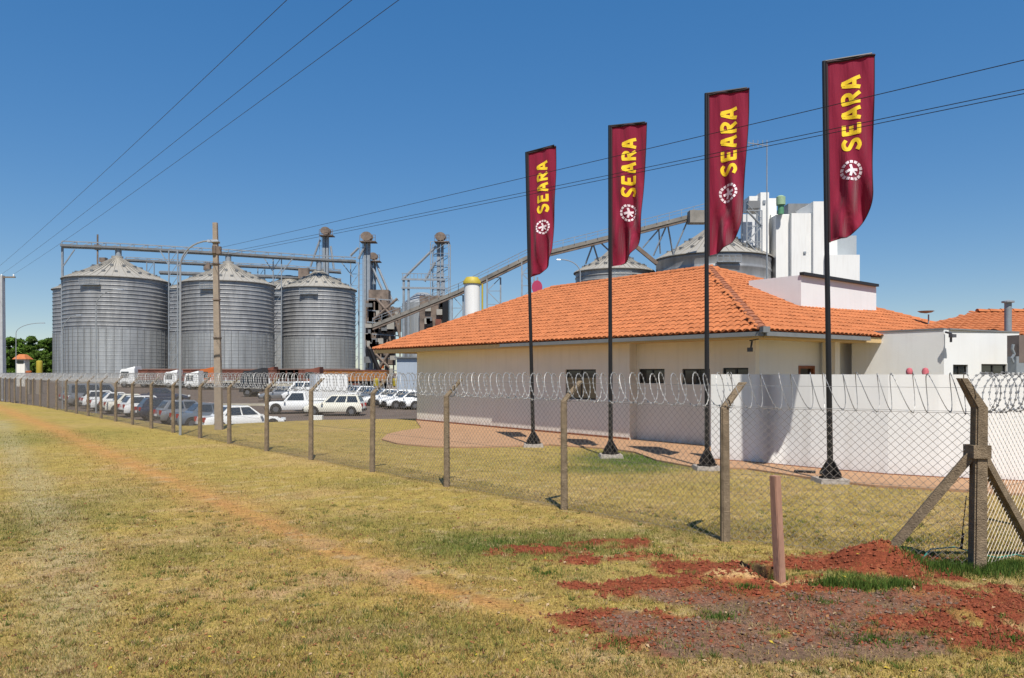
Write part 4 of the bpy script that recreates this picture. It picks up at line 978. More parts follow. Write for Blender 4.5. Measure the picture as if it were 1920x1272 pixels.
# ================================================================== SILOS
def silo(px, wpx, ytop, yapex, d, zb, nbands, frac, label, ribs=44):
    a1, a2 = math.atan((px-wpx/2-CX)/F), math.atan((px+wpx/2-CX)/F)   # the two tangents seen in the photograph
    D_ = d/math.cos((a1+a2)/2); r = D_*math.sin((a2-a1)/2)-.12; c = V((d*math.tan((a1+a2)/2), d, zb)); zt = H+(HZ-ytop)*d/F-zb; za = H+(HZ-yapex)*d/F-zb
    t = thing('grain_silo', c, label, 'silo', 'corrugated grain silos in a row')
    prof = [(r,0)]; zl = zt*(1-frac); k = 14
    for i in range(k): 
        z = zl*i/k; prof += [(r,z+.02),(r,z+zl/k-.05),(r+.03,z+zl/k-.03),(r+.03,z+zl/k)]
    st = (zt-zl)/nbands
    prof2 = []
    for i in range(nbands):
        z = zl+st*i; prof2 += [(r+.02,z),(r+.02,z+st*.60),(r+.11,z+st*.70),(r+.11,z+st*.80),(r+.02,z+st*.92)]
    m = MB(); m.lathe(prof, c, 72); m.build('lower_wall', M_galv, t, True); m = MB(); m.lathe([(r+.03,zl-.05)]+prof2+[(r,zt)], c, 72); m.build('upper_wall', M_galvu, t, True)
    m = MB()
    for j in range(ribs):
        a = 2*math.pi*j/ribs; dd = V((math.cos(a), math.sin(a), 0))
        m.beam(c+dd*(r+.03), c+dd*(r+.03)+V((0,0,zl+.3)), .06, .05)
    o = m.build('stiffeners', M_galv2, t); 
    m = MB(); m.lathe([(r+.35,zt-.12),(r+.35,zt-.02),(r*.62,zt+(za-zt)*.385),(r*.30,zt+(za-zt)*.72),(.9,za-.1),(.9,za+.35),(.0,za+.45)], c, 48); m.build('roof', M_sroof, t, True)
    m = MB()
    for j in range(48):
        a = 2*math.pi*j/48; dd = V((math.cos(a), math.sin(a), 0)); pr_ = [(r+.3,zt+.02),(r*.62,zt+(za-zt)*.40+.05),(r*.3,zt+(za-zt)*.74+.05),(.9,za-.05)]
        for p, q in zip(pr_[:-1], pr_[1:]): m.beam(c+dd*p[0]+V((0,0,p[1])), c+dd*q[0]+V((0,0,q[1])), .07, .09)
    m.build('roof_ribs', M_sroof, t)
    for (fr, cnt, o_) in ((.80,22,.1),(.47,13,.3)):
        for j in range(cnt):
            a = 2*math.pi*(j+o_)/cnt
            if math.sin(a) > .35: continue
            rr = r*fr; zz = zt+(za-zt)*(1-fr)*1.04; dd = V((math.cos(a), math.sin(a), 0))
            m = MB(); m.box(c+dd*rr+V((0,0,zz+.10)), (.45,.45,.40), a); m.build('roof_vent', M_rib, t)
    m = MB(); a = -math.pi/2+.05   # inspection platform under the eave
    m.box(c+V((.3*r*0, -(r+.28), zt-1.5)), (3.2,.5,.10)); 
    for i in range(5): m.beam(c+V((-1.6+.8*i, -(r+.50), zt-1.5)), c+V((-1.6+.8*i, -(r+.50), zt-.6)), .06)
    m.beam(c+V((-1.6,-(r+.50),zt-.6)), c+V((1.6,-(r+.50),zt-.6)), .07); m.beam(c+V((-1.6,-(r+.50),zt-1.0)), c+V((1.6,-(r+.50),zt-1.0)), .06)
    m.build('platform', M_steel, t)
    m = MB(); m.lathe([(r+.5,-1.2),(r+.5,.5),(r,.5)], c, 48); m.build('base_ring', M_conc2, t)
    return t
silo(217,203,528,485,126,1.0,13,.50,'largest corrugated steel silo, front left of the row')
silo(426,179,535,495,130,1.0,13,.52,'middle corrugated steel silo behind the concrete power pole')
silo(597,141,544,509,140,1.0,13,.55,'right-hand and narrowest corrugated steel silo of the front row')
silo(165,135,546,516,150,1.0,12,.5,'grey silo behind the first, only its left edge and shoulder seen')
silo(380,160,548,520,158,1.0,12,.5,'grey silo in the second row, seen in the gap between the first two')
silo(540,150,550,520,162,1.0,12,.5,'grey silo in the second row, seen in the gap before the third')
silo(1152,148,512,470,112,1.0,12,.5,'smaller steel silo rising behind the tiled roof under the second flag')
silo(1338,219,488,428,108,1.0,8,.7,'broad steel silo behind the roof ridge and the third flag',30)

# gantry over the silos
def truss(m, a, b, hgt, n, w_=.14):
    up = V((0,0,hgt)); m.beam(a, b, w_*2.2, w_*1.6); m.beam(a+up, b+up, w_, w_)
    for i in range(n):
        p, q = a.lerp(b,i/n), a.lerp(b,(i+1)/n); m.beam(p, p+up, w_*.7); m.beam(p, q+up, w_*.6)
def gantry(pts, label, hgt=1.1, legs=(), zb=1.0, thick=.35):
    t = thing('conveyor_gantry', V((pts[0].x, pts[0].y, zb)), label, 'conveyor')
    for a, b in zip(pts[:-1], pts[1:]):
        m = MB(); truss(m, a, b, hgt, max(3, int((b-a).length/2)), .17); m.build('girder', M_steel, t)
        m = MB(); m.beam(a+V((0,-.5,.25)), b+V((0,-.5,.25)), .5, thick); m.build('conveyor_tube', M_galv2, t)
    for px, d, ytop in legs:
        P0 = V(((px-CX)*d/F, d, zb)); P1 = A(px, ytop, d); wd = .75
        m = MB()
        for s_ in (-1,1): m.beam(P0+V((s_*wd,0,0)), P1+V((s_*wd,0,0)), .16)
        n = int((P1.z-P0.z)/2.2)
        for i in range(n):
            z0, z1 = P0.z+(P1.z-P0.z)*i/n, P0.z+(P1.z-P0.z)*(i+1)/n
            m.beam(V((P0.x-wd,d,z0)), V((P0.x+wd,d,z1)), .08); m.beam(V((P0.x-wd,d,z1)), V((P0.x+wd,d,z1)), .08)
        m.build('leg', M_steel, t)
    return t
gp = [A(116,464,122), A(225,468,126), A(428,479,130), A(598,490,137), A(668,493,140)]
t = gantry(gp, 'long grey conveyor gantry running over the front silos', 1.0, [(325,126,470),(520,134,482),(665,141,492)])
m = MB(); m.beam(A(117,464,122), V((A(117,464,122).x,122,1.0)), .28); m.beam(A(118,500,122), A(140,468,122), .15); m.beam(A(300,470,126), A(318,500,126), .15); m.beam(A(352,472,126), A(334,500,126), .15); m.beam(A(548,486,134), A(528,512,134), .15); m.beam(A(495,484,134), A(512,510,134), .15); m.beam(A(640,492,140), A(662,520,140), .15)
m.build('brace', M_steel, t)
m = MB()
for px, d, y0, y1 in ((222,126,468,484),(428,130,480,494),(598,137,490,508)): m.tube([A(px,y0,d), A(px,y1,d)], .5, 10)
m.build('drop_chute', M_steel, t, True)
m = MB(); m.tube([A(183,440,128), A(183,500,128)], .16, 6); m.box(A(183,464,128), (.9,.6,.9)); m.build('drive_motor', M_dsteel, t)
t = gantry([A(236,490,150), A(430,500,158), A(540,505,160), A(640,513,165)], 'second grey conveyor gantry crossing behind the silo roofs', .8, [(282,150,492),(395,156,498),(490,160,502)])
for P_, z_ in ((A(194,488,148),(1.2,1,.9)),(A(389,500,156),(1.3,1,1.6)),(A(570,513,160),(2.2,1,2.2))): MB().box(P_, z_).build('head_box', M_dsteel, t)
t = gantry([A(300,514,152), A(520,522,160), A(640,528,165)], 'lowest grey catwalk between the silo rows', .6)

# bucket elevators
def elevator(px, ytop, ybase, d, wpx, label, spouts=(), tower=False, zb=1.0):
    B_ = V(((px-CX)*d/F, d, zb)); T_ = A(px, ytop, d); k = wpx*d/F/2
    t = thing('bucket_elevator', B_, label, 'elevator', 'bucket elevators among the silos')
    m = MB()
    for s_ in (-1,1): m.beam(B_+V((s_*k*.5,0,0)), T_+V((s_*k*.5,0,-1.2)), k*.75, k*1.1)
    m.build('casing', M_steel, t)
    m = MB(); c = T_+V((0,0,-.4)); m.lathe([(0,-k*1.1),(k*1.5,-k*1.1),(k*1.5,k*1.1),(0,k*1.1)], V((0,0,0)), 14)
    m.v = [(c.x+p[0], c.y+p[2], c.z+p[1]*.8) for p in m.v]; m.build('head', M_dsteel, t, True)
    m = MB(); pz = T_.z-1.5; m.box((B_.x+k*.6, d-.6, pz), (k*4.2, 2.2, .14))
    for i in range(6): m.beam(V((B_.x-k*1.4+k*4.1*i/5, d-1.7, pz)), V((B_.x-k*1.4+k*4.1*i/5, d-1.7, pz+1.1)), .07)
    m.beam(V((B_.x-k*1.4, d-1.7, pz+1.1)), V((B_.x+k*2.7, d-1.7, pz+1.1)), .07); m.beam(V((B_.x-k*1.4, d-1.7, pz+.6)), V((B_.x+k*2.7, d-1.7, pz+.6)), .06); m.build('platform', M_dsteel, t)
    m = MB(); lx_ = B_.x-k*1.9; n = int((T_.z-zb)/2.0)
    for s_ in (0,.55): m.beam(V((lx_+s_,d-.3,zb)), V((lx_+s_,d-.3,pz)), .08)
    for i in range(n*2): zz = zb+(pz-zb)*i/(n*2); m.beam(V((lx_,d-.3,zz)), V((lx_+.55,d-.3,zz)), .05)
    m.build('ladder', M_steel, t)
    if tower:
        m = MB(); w_ = k*2.6
        for sx in (-1,1):
            for sy in (-1,1): m.beam(B_+V((sx*w_,sy*w_,0)), V((B_.x+sx*w_,d+sy*w_,pz)), .14)
        for i in range(n):
            z0, z1 = zb+(pz-zb)*i/n, zb+(pz-zb)*(i+1)/n
            for sy in (-1,1): m.beam(V((B_.x-w_,d+sy*w_,z0)), V((B_.x+w_,d+sy*w_,z1)), .08); m.beam(V((B_.x-w_,d+sy*w_,z1)), V((B_.x+w_,d+sy*w_,z1)), .08)
        m.build('lattice_tower', M_steel, t)
    for (a, b) in spouts:
        m = MB(); m.tube([A(a[0],a[1],d-.8), A(b[0],b[1],d-.8)], .22, 8); m.build('spout', M_lamp, t, True)
    return t
elevator(611,430,700,150,12,'elevator head rising behind the third silo roof', [((600,450),(582,500)),((620,462),(626,505))])
elevator(688,440,700,135,14,'tallest elevator column, to the right of the third silo', [((672,465),(657,480)),((684,462),(672,486))])
elevator(700,477,640,140,11,'short elevator with a pale head just right of the tallest one', [((694,492),(722,555)),((703,488),(738,570))])
elevator(826,440,640,128,13,'elevator tower over the small plant left of the white tank', [((818,462),(757,522)),((816,492),(796,528))], True)
# processing plant clutter around x 690-750
pt = thing('processing_plant', V((A(715,700,132).x,132,.6)), 'rusty brown processing structure between the third silo and the office roof', 'building')
m = MB()
for px, py, w_, h_ in [(712,585,46,80),(735,600,40,44),(700,620,30,110),(728,640,30,90)]:
    c = A(px,py,134); m.box(c, (w_*134/F*.8, 2.5, h_*134/F))
m.build('cladding', M_dsteel, pt)
for px in range(690,762,12):
    m = MB(); a = A(px,555+abs(715-px)*.9,131); m.beam(V((a.x,131,.4)), a, .2); m.build('column', M_dsteel, pt)
for py in range(560,705,22):
    m = MB(); a, b = A(688,py,130.8), A(748,py+4,130.8); m.beam(a, b, .15, .18); m.build('floor_beam', M_steel, pt)
for i in range(26):
    px = random.uniform(690,745); py = random.uniform(570,700); m = MB(); w_ = random.uniform(.4,1.5); m.box(A(px,py,130.2), (w_, .7, random.uniform(.4,1.4))); m.build('machine_box', random.choice([M_rust,M_dsteel,M_galv2,M_sroof,M_orange,M_black] if i % 4 else [M_sroof]), pt)
for (a,b) in (((705,560),(740,600)),((690,650),(730,690)),((712,690),(742,640)),((700,600),(745,560)),((735,575),(752,640))):
    m = MB(); m.tube([A(*a,129.8), A(*b,129.8)], .22, 8); m.build('duct', M_dsteel, pt)
m = MB(); m.tube([A(694,655,129.5), A(712,700,129.5)], .4, 8); m.build('duct', M_black, pt)
# grey bin house x 755-835
bh = thing('grain_bin_house', V((A(795,700,124).x,124,.6)), 'small grey steel bin house under the elevator tower', 'building')
m = MB(); m.lathe([(3.3,0),(3.3,6.5),(3.35,6.5),(3.35,13.2),(1.0,15.0),(0,15)], V((A(792,700,124).x,124,.6)), 28); m.build('bin', M_galv, bh, True)
m = MB()
for px in (757,766,822,832): a = A(px,524,121); m.beam(V((a.x,121,.6)), a, .35)
for py in (524,540): m.beam(A(753,py,120.8), A(835,py+1,120.8), .25, .3)
for i in range(12): px = 755+i*7; m.beam(A(px,513,120.8), A(px,524,120.8), .08)
m.beam(A(753,513,120.8), A(835,514,120.8), .1); m.build('frame', M_steel, bh)
m = MB(); m.box(A(815,592,119.5), (4.6,2,6.2)); m.build('machine_room', M_dsteel, bh)
for i in range(9): m = MB(); m.box(A(random.uniform(800,832),random.uniform(560,615),118.2), (.9,.4,.9)); m.build('machine_box', random.choice([M_galv2,M_rust,M_black,M_sroof]), bh)
m = MB(); m.box(A(836,588,118.6), (.9,1.6,4.8)); m.build('side_tank', M_black, bh)

# inclined conveyor on trestles
ic = thing('inclined_conveyor', V((A(715,610,100).x,100,.5)), 'long covered conveyor climbing from the plant to the white tower', 'conveyor')
cpts = [(700,612,112),(860,548,108),(992,483,104),(1142,446,101),(1322,400,98)]
for a, b in zip(cpts[:-1], cpts[1:]):
    P0, P1 = A(*a), A(*b); m = MB(); m.beam(P0, P1, .9, .50); m.build('gallery', M_conv, ic)
    m = MB(); n = int((P1-P0).length/1.6)
    for i in range(n+1): p = P0.lerp(P1,i/n); m.beam(p+V((0,-.6,.3)), p+V((0,-.6,1.15)), .06)
    m.beam(P0+V((0,-.6,1.15)), P1+V((0,-.6,1.15)), .07); m.beam(P0+V((0,-.6,.75)), P1+V((0,-.6,.75)), .05); m.build('handrail', M_steel, ic)
    m = MB(); m.beam(P0+V((0,-.3,-.5)), P1+V((0,-.3,-.5)), .25, .2); m.build('walkway_beam', M_dsteel, ic)
def cz(px):
    for a, b in zip(cpts[:-1], cpts[1:]):
        if a[0] <= px <= b[0]: t = (px-a[0])/(b[0]-a[0]); return A(px, a[1]+(b[1]-a[1])*t, a[2]+(b[2]-a[2])*t)
m = MB(); m.box(A(1307,408,97.5), (2.2,1.6,1.6)); m.build('drive_head', M_conv, ic)
for px, w_ in ((858,.8),(926,.95),(990,.85)):
    T_ = cz(px)+V((0,0,-.4)); m = MB(); B_ = V((T_.x,T_.y,.6))
    for s_ in (-1,1): m.beam(B_+V((s_*w_,0,0)), T_+V((s_*w_,0,0)), .22)
    n = int((T_.z-.6)/1.7)
    for i in range(n):
        z0, z1 = .6+(T_.z-.6)*i/n, .6+(T_.z-.6)*(i+1)/n; f_ = 1 if i % 2 else -1
        m.beam(V((T_.x-f_*w_,T_.y,z0)), V((T_.x+f_*w_,T_.y,z1)), .10); m.beam(V((T_.x-w_,T_.y,z1)), V((T_.x+w_,T_.y,z1)), .08)
    m.build('trestle', M_steel, ic)
for px, tx_, ty_ in ((1112,1098,495),(1112,1122,490),(1125,1150,478),(1235,1238,476),(1250,1225,480),(1252,1262,478),(1290,1262,478),(1240,1205,465)):
    m = MB(); m.beam(cz(px)+V((0,0,-.3)), A(tx_,ty_,cz(px).y+1), .16); m.build('strut', M_steel, ic)
m = MB(); m.beam(A(1192,462,103), A(1232,495,103), .5, .5); m.build('branch_spout', M_dsteel, ic)

# white cylinder tank with yellow cap
wt_ = thing('white_tank', V((A(885,700,100).x,100,.6)), 'tall white cylinder with yellow top under the inclined conveyor', 'tank')
m = MB(); c = V((A(885,700,100).x,100,.6)); zt_ = A(885,533,100).z-.6; m.lathe([(1.05,0),(1.05,zt_),(0,zt_)], c, 24); m.build('shell', M_bldgw, wt_, True)
m = MB(); m.lathe([(1.2,zt_),(1.2,zt_+.35),(.8,zt_+.9),(0,zt_+.95)], c, 24); m.build('cap', M_yel, wt_, True)
m = MB(); m.tube([c+V((1.4,-.2,0)), c+V((1.4,-.2,zt_))], .12, 6); m.build('pipe', M_yel, wt_)
# pink vane behind the first flagpole
o = thing('round_sign', A(1007,565,45), 'small round pink sign on a thin post just right of the first flagpole', 'sign')
m = MB(); m.lathe([(0,-.03),(.32,-.03),(.32,.03),(0,.03)], V((0,0,0)), 18); c = A(1007,539,45); m.v = [(c.x+p[0], c.y+p[2], c.z+p[1]*1.3) for p in m.v]; m.build('disc', mat('magenta_paint', (.50,.04,.13), .6), o)
m = MB(); m.tube([A(1008,575,45.1), A(1008,520,45.1)], .04, 6); m.build('post', M_steel, o)

# ================================================================== WHITE TOWER BUILDING
tb = thing('white_tower_building', V((A(1510,700,105).x,105,.8)), 'tall white block building with green duct behind the fourth flag', 'building')
def tblock(x0, x1, y0, d, dep, m_=M_bldgw, name='block', y1=None, rz=0.):
    a, b = A(x0,y0,d), A(x1,y0,d); zb_ = .8 if y1 is None else A(x0,y1,d).z
    m = MB(); m.box(((a.x+b.x)/2, d+dep/2, (a.z+zb_)/2), (b.x-a.x, dep, a.z-zb_), rz); return m.build(name, m_, tb)
tblock(1426,1442,361,106,5); tblock(1442,1456,372,108,6)
tblock(1405,1426,368,107,3, name='head_house', y1=392)
tblock(1446,1550,402,107.5,8, name='rear_block'); tblock(1484,1548,400,104,10); tblock(1525,1552,378,103.5,10, name='stair_tower')
tblock(1548,1612,478,103,9); tblock(1548,1570,430,105,6)
tblock(1570,1606,442,106,5, mat('frosted_panel', (.52,.57,.60), .5, var=.05), 'light_panel')
tblock(1478,1530,382,110,5, M_galv2, 'roof_shed', y1=402)
tblock(1455,1487,403,104.8,4, name='side_block')
m = MB(); m.tube([A(1464,402,104), A(1464,378,104)], .42, 12); m.build('duct', M_green, tb, True)
m = MB(); m.lathe([(.62,0),(.62,1.1),(.3,1.3),(0,1.3)], A(1464,378,104)-V((0,0,.5)), 14); m.build('duct_cap', M_lgreen, tb, True)
m = MB(); m.box(A(1509,474,103.9), (.35,.1,.3)); m.build('vent', M_steel, tb)
m = MB(); m.box(A(1433,379,105.9), (.4,.1,.5)); m.build('vent', M_steel, tb)
# external stair in a pale lattice
m = MB(); x0, x1 = A(1396,400,103).x, A(1424,400,103).x; z0, z1 = 1., A(1410,398,103).z; n = 11
for xx in (x0,x1):
    for yy in (102,104): m.beam(V((xx,yy,z0)), V((xx,yy,z1)), .14)
for i in range(n):
    a, b = z0+(z1-z0)*i/n, z0+(z1-z0)*(i+1)/n; s_ = 1 if i % 2 else 0
    m.beam(V((x0 if s_ else x1,102,a)), V((x1 if s_ else x0,102,b)), .5, .12); m.beam(V((x0,102,b)), V((x1,102,b)), .1); m.beam(V((x0 if s_ else x1,102,a+1)), V((x1 if s_ else x0,102,b+1)), .07)
m.build('outside_stair', M_lamp, tb)
m = MB(); m.box(((x0+x1)/2,104.6,(z0+z1)/2), (x1-x0,.3,z1-z0)); m.build('stair_backing', mat('pale_grey_sheet', (.6,.61,.62), .6, var=.06, scale=1), tb)
m = MB(); m.box(A(1412,385,102.5), (1.6,1,1.0)); m.build('machine_box', M_galv2, tb)

# pale blue shed behind the left end of the house, and rusty low structures
o = thing('blue_shed', V((A(765,700,75).x,75,lotz(75))), 'pale blue sheet metal shed seen under the left end of the eave', 'building')
m = MB(); a, b = A(744,672,75), A(800,672,75); m.box(((a.x+b.x)/2, 77, (a.z+.1)/2+.0), (b.x-a.x, 4, a.z-.1)); m.build('wall', M_blue, o)
m = MB(); m.box(((a.x+b.x)/2, 77, a.z+.08), (b.x-a.x+.4, 4.5, .14)); m.build('roof', M_galv2, o)
# veranda post at the left end of the roof
m = MB(); m.box(L(-2.2,-.3,1.2), (.22,.22,4.3), 0); 
m = MB(); m.box(L(-2.0,10.9,1.2), (.3,.3,4.3), 0); m.build('post', M_concp, house)

# ================================================================== VEHICLES
def car(kind, pnt):
    L_, W_, Hh = {'hatch':(3.8,1.62,1.45),'sedan':(4.35,1.70,1.43),'wagon':(4.2,1.68,1.48),'pickup':(4.9,1.75,1.62),'van':(4.6,1.75,1.95)}[kind]
    t = thing(kind if kind in ('van',) else {'hatch':'hatchback_car','sedan':'sedan_car','wagon':'estate_car','pickup':'pickup_truck'}[kind], (0,0,0), '', 'car')
    x0, x1 = -L_/2, L_/2; hw = W_/2; belt = {'van':1.05}.get(kind, .90); zlow = .26
    hood = {'hatch':.86,'sedan':.84,'wagon':.86,'pickup':.98,'van':1.0}[kind]; tail = {'hatch':.9,'sedan':.90,'wagon':.92,'pickup':.95,'van':1.05}[kind]
    # side stations: x, top z, half width
    st = [(x0,.62,hw*.86),(x0+.06,tail-.06,hw*.94),(x0+.35,tail,hw),(x0+L_*.5,belt,hw),(x1-1.25,belt-.01,hw),(x1-.45,hood-.08,hw*.97),(x1-.10,hood-.2,hw*.90),(x1,.52,hw*.82)]
    m = MB(); rings = []
    for x, zt, h_ in st: rings.append([V((x,-h_*.93,zlow)), V((x,-h_,zlow+.15)), V((x,-h_,zt-.16)), V((x,-h_*.93,zt)), V((x,h_*.93,zt)), V((x,h_,zt-.16)), V((x,h_,zlow+.15)), V((x,h_*.93,zlow))])
    vs = [p for r_ in rings for p in r_]; fs = []
    for i in range(len(rings)-1):
        for j in range(8): fs.append((i*8+j, i*8+(j+1) % 8, (i+1)*8+(j+1) % 8, (i+1)*8+j))
    fs.append(tuple(range(8))); fs.append(tuple(reversed(range(len(vs)-8, len(vs))))); m.add(vs, fs)
    # greenhouse
    g = {'hatch':(x0+.10,x0+.55,x1-1.75,x1-1.12),'sedan':(x0+.75,x0+1.35,x1-2.0,x1-1.25),'wagon':(x0+.08,x0+.38,x1-2.0,x1-1.25),'pickup':(x0+1.9,x0+2.1,x1-1.9,x1-1.25),'van':(x0+.05,x0+.15,x1-1.2,x1-.5)}[kind]
    zb, zt = belt-.05, Hh; wb, wt2 = hw*.92, hw*.76
    gb = [V((g[0],-wb,zb)), V((g[3],-wb,zb)), V((g[3],wb,zb)), V((g[0],wb,zb))]; gt = [V((g[1],-wt2,zt)), V((g[2],-wt2,zt)), V((g[2],wt2,zt)), V((g[1],wt2,zt))]
    m.hexa(gb+gt)
    if kind == 'pickup':
        for s_ in (-1,1): m.box((x0+.95, s_*(hw-.06), 1.0), (1.85,.08,.12))
    o = m.build('body', pnt, t)
    bb = bmesh.new(); bb.from_mesh(o.data); bmesh.ops.bevel(bb, geom=[e_ for e_ in bb.edges if e_.is_manifold and e_.calc_face_angle(0) > .35], offset=.03, segments=2, affect='EDGES'); bb.to_mesh(o.data); bb.free(); o.data.shade_smooth()
    try: o.data.set_sharp_from_angle(angle=R(50))
    except Exception: pass
    # windows
    def lerp4(q, s, r): return q[0].lerp(q[1],s).lerp(q[3].lerp(q[2],s), r)
    def pane(q, nrm_, name='window', mm=M_cglass):
        mm_ = MB(); mm_.prism([p+nrm_*.004 for p in q], nrm_*.012); mm_.build(name, mm, t)
    for s_ in (-1,1):
        q = [gb[0 if s_ < 0 else 3], gb[1 if s_ < 0 else 2], gt[1 if s_ < 0 else 2], gt[0 if s_ < 0 else 3]]; nn = V((0,s_,.25)).normalized()
        cuts = [(.06,.36),(.40,.66),(.70,.93)] if kind in ('wagon','van') else ([(.10,.50),(.54,.92)] if kind != 'pickup' else [(.12,.90)])
        for a, b in cuts: pane([lerp4(q,a,.18), lerp4(q,b,.18), lerp4(q,b,.86), lerp4(q,a,.86)], nn)
    q = [gb[1],gb[2],gt[2],gt[1]]; pane([lerp4(q,.07,.12), lerp4(q,.93,.12), lerp4(q,.93,.9), lerp4(q,.07,.9)], (gb[2]-gb[1]).cross(gt[1]-gb[1]).normalized(), 'windscreen')
    q = [gb[3],gb[0],gt[0],gt[3]]; pane([lerp4(q,.09,.25), lerp4(q,.91,.25), lerp4(q,.91,.88), lerp4(q,.09,.88)], (gb[0]-gb[3]).cross(gt[3]-gb[3]).normalized(), 'rear_window')
    for s_ in (-1,1):
        mm_ = MB(); mm_.box((x1-.03, s_*hw*.62, .66), (.14,.30,.13)); mm_.build('headlight', M_head, t)
        mm_ = MB(); mm_.box((x0+.03, s_*hw*.78, .76), (.12,.17,.24)); mm_.build('taillight', M_tail, t)
        mm_ = MB(); mm_.box((g[3]-.15, s_*(hw+.08), zb+.07), (.12,.16,.11)); mm_.build('mirror', pnt, t)
    mm_ = MB(); mm_.box((x0-.065,0,.58), (.02,.4,.13)); mm_.build('number_plate', M_plast, t)
    mm_ = MB(); mm_.box((x1-.02,0,.60), (.05,W_*.42,.12)); mm_.build('grille', M_dplas, t)
    mm_ = MB(); mm_.box((x1-.02,0,.42), (.16,W_*.86,.16)); mm_.build('bumper', M_dplas, t); mm_ = MB(); mm_.box((x0+.02,0,.42), (.16,W_*.86,.16)); mm_.build('bumper', M_dplas, t)
    wr = .31 if kind != 'pickup' else .35
    def cyl(c, r_, w_, n_=16):
        q = MB(); q.lathe([(0,-w_/2),(r_*.93,-w_/2),(r_,-w_*.35),(r_,w_*.35),(r_*.93,w_/2),(0,w_/2)], V((0,0,0)), n_); q.v = [(c[0]+p[0], c[1]+p[2], c[2]+p[1]) for p in q.v]; return q
    for xx in (x0+.75, x1-.78):
        mm_ = MB()
        for s_ in (-1,1):
            a_ = cyl((xx, s_*(hw-.06), wr+.03), wr+.07, .13); mm_.add(a_.v, a_.f)
        mm_.build('wheel_arch', M_dplas, t)
        for s_ in (-1,1):
            wo = cyl((xx, s_*(hw-.07), wr), wr, .19).build('wheel', M_tyre, t, True); cyl((xx, s_*(hw-.07), wr), wr*.62, .205, 12).build('rim', M_rim, wo, True)
    return t
protos = {}
def place_car(kind, paintn, P_, ang, label, group):
    pnt = paintn; key = (kind, pnt.name)
    if key not in protos: protos[key] = car(kind, pnt); o = protos[key]
    else: o = copy_tree(protos[key])
    o.location = P_; o.rotation_euler = (0,0,ang); o['label'] = label; o['group'] = group; o['category'] = 'van' if kind == 'van' else ('pickup' if kind == 'pickup' else 'car')
    return o
pang = math.atan2(inn_.y, inn_.x)
# row behind the fence, tails towards it
grpA = 'cars parked nose-in behind the fence'
rowc = [('hatch',P_silver,'silver hatchback at the far left end of the row behind the fence'),('van',P_silver,'tall silver van second from the far left end of the fence row'),('hatch',P_white,'white hatchback next to the silver van in the fence row'),
 ('sedan',P_white,'white sedan third from the left end of the fence row'),('sedan',P_beige,'cream sedan in the middle of the fence row'),('hatch',P_white,'white hatchback between the cream sedan and the navy car'),('hatch',P_navy,'dark navy hatchback in the fence row'),
 ('hatch',P_silver,'silver hatchback in the fence row left of the power pole'),('sedan',P_grey,'grey blue sedan hidden partly by the power pole'),('sedan',P_white,'white sedan at the right end of the fence row, beyond the power pole')]
cpx = [172,196,219,246,275,302,330,358,392,452]
def on_row(px, off):                                   # point on a line parallel to the fence, off metres behind it
    q = post2+inn_*off; k_ = (px-CX)/F; t_ = (k_*q.y-q.x)/(dF.x-k_*dF.y); return q+dF*t_
s0 = on_row(452,6.2); far_ = on_row(158,6.2); nrow = len(rowc)
for i, (kd, pn, lb) in enumerate(rowc):
    P_ = far_.lerp(s0, i/(nrow-1)); P_.z = lotz(P_.y); place_car(kd, pn, P_, pang+R(random.uniform(-3,3)), lb, grpA)
grpB = 'vehicles standing in the yard'
def yard(kind, pn, px, py, ang, lb):                   # py: picture row of the tyres
    lo, hi = 33., 170.
    for _ in range(40):
        d = (lo+hi)/2
        if HZ+F*(H-lotz(d))/d > py: lo = d
        else: hi = d
    P_ = V(((px-CX)*d/F, d, lotz(d))); return place_car(kind, pn, P_, R(ang), lb, grpB)
yard('wagon',P_beige,628,779,180,'cream estate car side-on near the lawn edge')
yard('pickup',P_white,562,775,195,'white pickup truck nose left beside the cream estate car')
yard('sedan',P_grey,700,756,215,'grey car partly hidden behind the fence post, right of the estate car')
yard('hatch',P_white,672,752,225,'white hatchback directly behind the cream estate car')
yard('hatch',P_silver,655,749,225,'silver hatchback behind the cream estate car')
yard('sedan',P_white,722,760,205,'white sedan first in the row left of the house corner')
yard('hatch',P_white,745,763,210,'white hatchback second in the row left of the house corner')
yard('sedan',P_white,768,766,205,'white sedan third in the row left of the house corner')
yard('hatch',P_white,795,767,210,'white hatchback half hidden by the house corner')
yard('sedan',P_navy,308,756,20,'navy sedan in the roadway beyond the fence row')
yard('hatch',P_silver,523,752,200,'silver hatchback in front of the flatbed trailers')
yard('van',P_white,575,752,190,'white van left of the box truck')
# box truck
bt = G(612,752,-.6); bt = V(((612-CX)*60/F, 60, lotz(60)))
t = thing('box_truck', bt, 'small white box truck behind the estate car', 'truck')
m = MB(); m.box(bt+V((0,.6,1.75)), (2.2,3.4,2.2), .5); m.build('cargo_box', M_bldgw, t)
m = MB(); m.box(bt+V((-1.1,-1.5,1.2)), (1.9,1.3,1.3), .5); m.build('cab', P_white, t)
m = MB(); m.box(bt+V((0,0,.55)), (1.8,4.6,.25), .5); m.build('chassis', M_dplas, t)
for sx, sy in ((-1.6,-1.4),(.2,-1.9),(-.4,1.2),(1.2,.6)): 
    m = MB(); m.tube([bt+V((sx-.12,sy,.42)), bt+V((sx+.12,sy+.06,.42))], .42, 14); m.build('wheel', M_tyre, t, True)

